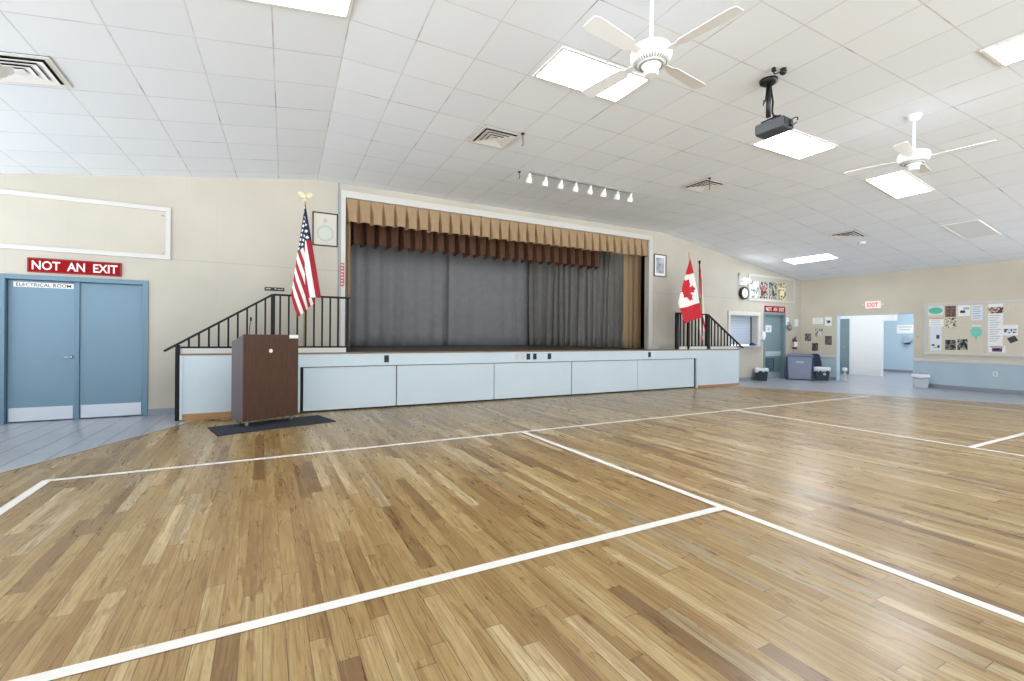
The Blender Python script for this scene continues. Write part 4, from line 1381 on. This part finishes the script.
# ceiling fans
def fan(lab, x, y, zh, blade0):
    t = thing('ceiling_fan', lab, 'fan', (x, y, ceil_z(x)), 0, 'white ceiling fans')
    d = zh - ceil_z(x)
    MB().lathe([(0.02, -0.075), (0.06, -0.05), (0.075, -0.012), (0.075, -0.001)], 24).build('canopy', M['fanw'], t)
    MB().tube([(0, 0, -0.06), (0, 0, d + 0.06)], 0.014, 12).build('down_rod', M['fanw'], t)
    h = MB().lathe([(0.03, -0.085), (0.09, -0.075), (0.142, -0.045), (0.158, -0.005), (0.158, 0.03), (0.142, 0.06), (0.09, 0.078), (0.03, 0.085)], 40)
    ho = h.build('motor_housing', M['fanw'], t, loc=(0, 0, d))
    v = MB()
    for k in range(36):
        a = 2 * PI * k / 36
        p = Vector((0.11 * math.cos(a), 0.11 * math.sin(a), -0.0665))
        q = Vector((0.135 * math.cos(a), 0.135 * math.sin(a), -0.0505))
        v.tube([p, q], 0.004, 5)
    v.build('vent_slots', mat('vent_grey', 'A7A6A3', 0.6), ho)
    MB().lathe([(0.045, -0.155), (0.055, -0.145), (0.056, -0.10), (0.075, -0.085), (0.078, -0.075)], 24).build('switch_cup', M['fanw'], ho)
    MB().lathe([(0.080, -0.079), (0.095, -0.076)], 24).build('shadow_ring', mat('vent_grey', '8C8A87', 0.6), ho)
    for k in range(4):
        a = math.radians(blade0 + 90 * k)
        bl = MB()
        pts = [(0.14, -0.028), (0.24, -0.03), (0.27, -0.055), (0.66, -0.068), (0.70, -0.05), (0.70, 0.05), (0.66, 0.068), (0.27, 0.055), (0.24, 0.03), (0.14, 0.028)]
        tl = math.radians(9)
        vs = [(px, py * math.cos(tl), py * math.sin(tl)) for px, py in pts] + [(px, py * math.cos(tl), py * math.sin(tl) + 0.006) for px, py in pts]
        n_ = len(pts)
        fs = [tuple(range(n_ - 1, -1, -1)), tuple(range(n_, 2 * n_))] + [(i, (i + 1) % n_, (i + 1) % n_ + n_, i + n_) for i in range(n_)]
        bl.add(vs, fs)
        o = bl.build('blade', M['fanw'], t, loc=(0, 0, d - 0.02))
        o.rotation_euler = (0, 0, a)
fan('white ceiling fan with vented housing beside the nearer light panel', 2.66, 2.70, 3.45, 99)
fan('white ceiling fan right of the projector, farther from the stage', 6.973, 2.69, 3.46, 101)

# projector
t = thing('projector', 'charcoal projector hung from the ceiling on a black pole', 'projector', (4.69, 3.06, ZM))
MB().lathe([(0.055, -0.05), (0.085, -0.03), (0.09, -0.001)], 24).build('ceiling_plate', M['black'], t)
pl = MB().tube([(0, 0, -0.03), (0, 0, -0.39)], 0.024, 14)
po = pl.build('pole', M['black'], t)
q = MB()
for k in range(5):
    pass
q.tube([(0.03, 0.0, -0.03), (0.045, -0.01, -0.16), (0.03, -0.03, -0.24), (0.05, -0.01, -0.33), (0.04, -0.03, -0.38), (0.08, -0.08, -0.40)], 0.010, 8)
q.tube([(-0.028, 0.0, -0.05), (-0.035, 0.01, -0.22), (-0.075, 0.01, -0.28), (-0.08, 0.0, -0.24), (-0.035, 0.0, -0.22)], 0.006, 8)
q.build('cable', M['black'], t)
cbl = MB().tube([(0.13 + 0.03 * math.sin(2 * PI * k / 14), -0.185 - 0.045 * math.cos(2 * PI * (k + 7) / 14 + PI), -0.485 + 0.05 * math.sin(2 * PI * k / 14)) for k in range(14)] , 0.006, 8)
cbl.build('loop_cable', M['black'], t)
body = MB()
body.prism([(-0.19, -0.14), (0.17, -0.14), (0.20, -0.10), (0.20, 0.10), (0.17, 0.13), (-0.19, 0.13)], 'z', -0.115, 0.0)
pb = body.build('projector_body', M['proj'], t, bevel=0.012, loc=(0.085, 0.0, -0.43))
pb.rotation_euler = (math.radians(-3), math.radians(2), math.radians(97))
pb.scale = (0.78, 0.80, 0.95)
MB().box(-0.15, 0.15, -0.11, 0.10, -0.118, -0.115).build('base_plate', M['projd'], pb)
MB().box(0.19, 0.205, -0.09, 0.09, -0.095, -0.02).build('connector_panel', M['projd'], pb)
MB().box(-0.197, -0.19, -0.12, 0.11, -0.10, -0.015).build('front_grille', M['projd'], pb)
MB().lathe([(0.032, 0.188), (0.034, 0.215), (0.024, 0.217)], 20, (0, -0.05, -0.055), 'x').build('lens', M['lens'], pb)
br = MB()
for a, c in ((-0.13, -0.09), (0.12, -0.09), (0.12, 0.08), (-0.13, 0.08)):
    br.tube([(0, 0, 0.055), (a, c, 0.02), (a, c, -0.002)], 0.010, 6)
br.build('mount_arm', M['black'], pb)

t = thing('ceiling_sensor', 'small black round device on the ceiling beside the projector mount', 'sensor', (4.62, 2.86, ZM))
MB().lathe([(0.015, -0.06), (0.03, -0.048), (0.034, -0.026), (0.024, -0.012), (0.03, -0.001)], 20).build('body', M['black'], t)
q = MB().tube([(-0.02, 0.03, -0.03), (-0.07, 0.05, -0.05), (-0.10, 0.035, -0.035)], 0.007, 8)
q.box(-0.115, -0.085, 0.02, 0.05, -0.04, -0.001)
q.build('plug', M['black'], t)

# ------------------------------------------------------------------ flags
def inside(p, poly):
    x, y = p
    r = False
    j = len(poly) - 1
    for i in range(len(poly)):
        xi, yi = poly[i]
        xj, yj = poly[j]
        if (yi > y) != (yj > y) and x < (xj - xi) * (y - yi) / (yj - yi) + xi:
            r = not r
        j = i
    return r

def drape(L, Hh, nx, ny, theta, tilt, waves, amp, colour, fold_at=None):
    """A flag hung from its top hoist corner: fly (x) and drop (y) fall as a folded cone.
    theta(phi) gives the sideways angle for the cloth direction phi (0 = hoist edge, 90 = top edge)."""
    vs, fs, mi = [], [], []
    for j in range(ny + 1):
        for i in range(nx + 1):
            x, y = L * i / nx, Hh * j / ny
            r = math.hypot(x, y)
            ph = math.degrees(math.atan2(x, y)) if r > 1e-6 else 60
            th, back = theta(ph)
            k = min(1.0, r / 0.35)
            dy = -tilt * r + back * k + amp * r * math.sin(math.radians(ph) * waves)
            vs.append((r * math.sin(th) + amp * 0.35 * r * math.cos(math.radians(ph) * waves), dy, -r * math.cos(th)))
    for j in range(ny):
        for i in range(nx):
            a = j * (nx + 1) + i
            fs.append((a, a + 1, a + nx + 2, a + nx + 1))
            mi.append(colour(L * (i + 0.5) / nx / L, Hh * (j + 0.5) / ny / Hh))
    return vs, fs, mi

def lerp_tab(tab):
    def f(ph):
        if ph <= tab[0][0]:
            return math.radians(tab[0][1]), tab[0][2]
        for (a, b_, c), (a2, b2, c2) in zip(tab, tab[1:]):
            if ph <= a2:
                q = (ph - a) / (a2 - a)
                return math.radians(b_ + (b2 - b_) * q), c + (c2 - c) * q
        return math.radians(tab[-1][1]), tab[-1][2]
    return f

def flag_thing(lab, x, y, ztop, zapex, fin, fmats, data, pole_m, apex_dy=-0.03):
    t = thing('flag', lab, 'flag', (x, y, ZS + 0.002), 0, 'flags on poles at the ends of the stage')
    zt, za = ztop - ZS, zapex - ZS
    MB().tube([(0, 0, 0.03), (0, 0, zt)], 0.014, 12).build('pole', pole_m, t)
    MB().lathe([(0.062, 0.0), (0.062, 0.02), (0.04, 0.04), (0.022, 0.06), (0.02, 0.12)], 24).build('stand', M['gold'], t)
    f = MB()
    if fin == 'eagle':
        f.lathe([(0.018, 0.0), (0.03, 0.015), (0.03, 0.03), (0.016, 0.045)], 14, (0, 0, zt))
        f.lathe([(0.012, 0.04), (0.035, 0.07), (0.03, 0.11), (0.018, 0.135), (0.008, 0.15)], 14, (0, 0, zt))
        for sx in (-1, 1):
            f.prism([(0, 0.06), (sx * 0.04, 0.055), (sx * 0.085, 0.075), (sx * 0.115, 0.12), (sx * 0.095, 0.15), (sx * 0.05, 0.145), (sx * 0.015, 0.12)] [::sx], 'y', -0.012, 0.012)
        fo = f.build('finial', mat('pale_gold', 'E6DDB8', 0.35, 0.4), t)
        fo.data.transform(Matrix.Translation((0, 0, 0)))
        for v in fo.data.vertices:
            if v.co.z < zt - 0.001:
                v.co.z += zt
    elif fin == 'spear':
        f.lathe([(0.016, zt), (0.024, zt + 0.012), (0.012, zt + 0.03), (0.026, zt + 0.06), (0.014, zt + 0.10), (0.002, zt + 0.13)], 14)
        f.build('finial', M['gold'], t)
    else:
        f.lathe([(0.016, zt), (0.03, zt + 0.015), (0.016, zt + 0.03), (0.034, zt + 0.06), (0.034, zt + 0.075), (0.012, zt + 0.10), (0.003, zt + 0.11)], 14)
        f.build('finial', M['iron'], t)
    mb = MB()
    vs, fs, mi = data
    o = len(mb.v)
    mb.v = [(a, b_ + apex_dy, c + za) for a, b_, c in vs]
    mb.f, mb.mi, mb.sm = fs, mi, [True] * len(fs)
    mb.build('flag_cloth', fmats, t, solid=0.002)
    return t

cloth = lambda nm, h: mat(nm, h, 0.75, noise=0.04, nscale=10)
FR, FW, FB = cloth('flag_red', 'A31B2E'), cloth('flag_white', 'F0ECE8'), cloth('flag_navy', '1E2748')
FRC = cloth('flag_bright_red', 'C5182B')
FS = cloth('flag_seal', '8C8A6A')

def us_colour(u, v):
    if u < 0.4 and v < 7 / 13:
        hx, hy = 0.4, 7 / 13
        best = 9
        for r in range(9):
            n_ = 6 if r % 2 == 0 else 5
            for k in range(n_):
                cx = hx * ((2 * k + 1) / 12 if r % 2 == 0 else (2 * k + 2) / 12)
                cy = hy * (r + 1) / 10
                d = math.hypot((u - cx) * 1.45, v - cy)
                best = min(best, d)
        return 1 if best < 0.021 else 2
    return 0 if int(v * 13) % 2 == 0 else 1
us_theta = lerp_tab([(0, 0.5, 0.08), (25, 3.0, 0.09), (45.5, -7.6, 0.01), (50, -6.0, 0.0), (55, -3.5, -0.03), (61, 0.0, 0.0), (64, 1.2, 0.04), (71, 5.0, 0.06), (80, -0.6, 0.02), (81, -0.6, -0.02), (85, 3.6, -0.045), (90, 8.9, 0.0)])
flag_thing('red and white striped flag with a starred navy corner, behind the lectern', 0.56, 8.17, 3.395, 3.36, 'eagle',
           [FR, FW, FB], drape(1.52, 1.055, 190, 130, us_theta, 0.085, 5, 0.010, us_colour), M['polewood'])

half = [(0.0, -0.50), (0.055, -0.40), (0.10, -0.42), (0.075, -0.22), (0.17, -0.31), (0.19, -0.26), (0.29, -0.28), (0.265, -0.19), (0.30, -0.15), (0.16, -0.02), (0.18, 0.045), (0.015, 0.02), (0.02, 0.22)]
leaf = [(x, y) for x, y in half] + [(-x, y) for x, y in half[::-1]]
def ca_colour(u, v):
    if u < 0.25 or u > 0.75:
        return 0
    # the leaf spans about 0.88 of the flag's height
    p = ((u - 0.5) * 2.0 / 1.22, (v - 0.5) / 1.22 - 0.14)
    return 0 if inside(p, leaf) else 1
ca_theta = lerp_tab([(0, 0.0, 0.06), (25, -14.0, 0.05), (53, -25.0, 0.02), (64, -11.7, -0.03), (76, 0.0, 0.0), (90, 10.0, -0.02)])
flag_thing('red and white flag with a red maple leaf, above the right stair railing', 9.384, 8.17, 3.28, 3.225, 'spear',
           [FRC, FW], drape(1.49, 0.745, 170, 90, ca_theta, 0.09, 7, 0.010, ca_colour), M['polewood'])
def fl_colour(u, v):
    if math.hypot((u - 0.5) * 1.5, v - 0.5) < 0.2:
        return 2
    a, b_ = u, v
    return 0 if min(abs(a - b_), abs(a - (1 - b_))) < 0.085 else 1
fl_theta = lerp_tab([(0, 0.3, 0.05), (25, -1.0, 0.04), (50, -2.6, 0.0), (65, 0.6, -0.03), (75, 0.0, -0.01), (90, 3.6, -0.02)])
flag_thing('narrow furled red and white flag right of the maple leaf flag', 9.815, 8.22, 3.13, 3.06, 'ball',
           [FRC, FW, FS], drape(1.62, 1.02, 110, 70, fl_theta, 0.03, 11, 0.010, fl_colour), M['iron'])

# ------------------------------------------------------------------ light, camera
w = bpy.data.worlds.new('daylight')
bpy.context.scene.world = w
w.use_nodes = True
n, l = nt(w)
bg = n['Background']
tc = n.new('ShaderNodeTexCoord')
sp = n.new('ShaderNodeSeparateXYZ')
l.new(tc.outputs['Generated'], sp.inputs[0])
mr = n.new('ShaderNodeMapRange')
mr.interpolation_type = 'SMOOTHSTEP'
mr.inputs['From Min'].default_value = -0.12
mr.inputs['From Max'].default_value = 0.06
mr.inputs['To Min'].default_value = 6.3      # lower half of the world brightened to light the ceiling
mr.inputs['To Max'].default_value = 1.3
l.new(sp.outputs[2], mr.inputs[0])
l.new(mr.outputs[0], bg.inputs[1])
bg.inputs[0].default_value = (0.90, 0.96, 1.0, 1)

def area(name, loc, rot, sx, sy, power, col=(1, 1, 1)):
    d = bpy.data.lights.new(name, 'AREA')
    d.shape = 'RECTANGLE'
    d.size, d.size_y = sx, sy
    d.energy = power
    d.color = col
    o = bpy.data.objects.new(name, d)
    C.objects.link(o)
    o.location = loc
    o.rotation_euler = rot
    return o
# unseen fill lights added to brighten the corridor
area('corridor_fill', (16.9, 8.2, 2.70), (0, 0, 0), 1.2, 1.2, 21, (0.96, 0.98, 1.0))
area('corridor_fill', (19.9, 7.6, 2.70), (0, 0, 0), 1.2, 1.2, 36, (0.96, 0.98, 1.0))

cam = bpy.data.cameras.new('camera')
co = bpy.data.objects.new('camera', cam)
C.objects.link(co)
F, TH, CV, RO = 463.42, 0.4901, 336.85, 0.0074
cam.sensor_width = 36
cam.lens = F / 1024 * 36
cam.clip_start = 0.05
cam.clip_end = 200
cam.shift_y = (CV - 340.5) / 1024
co.location = (0, 0, 1.24)
co.rotation_euler = (Matrix.Rotation(-TH, 3, 'Z') @ Matrix.Rotation(PI / 2, 3, 'X') @ Matrix.Rotation(RO, 3, 'Z')).to_euler()
bpy.context.scene.camera = co

sc = bpy.context.scene
sc.view_settings.view_transform = 'Standard'
sc.view_settings.look = 'None'
sc.view_settings.exposure = 0.18
sc.view_settings.gamma = 1.0
sc.view_settings.use_curve_mapping = False
sc.cycles.use_denoising = True
sc.cycles.max_bounces = 10
sc.cycles.diffuse_bounces = 6
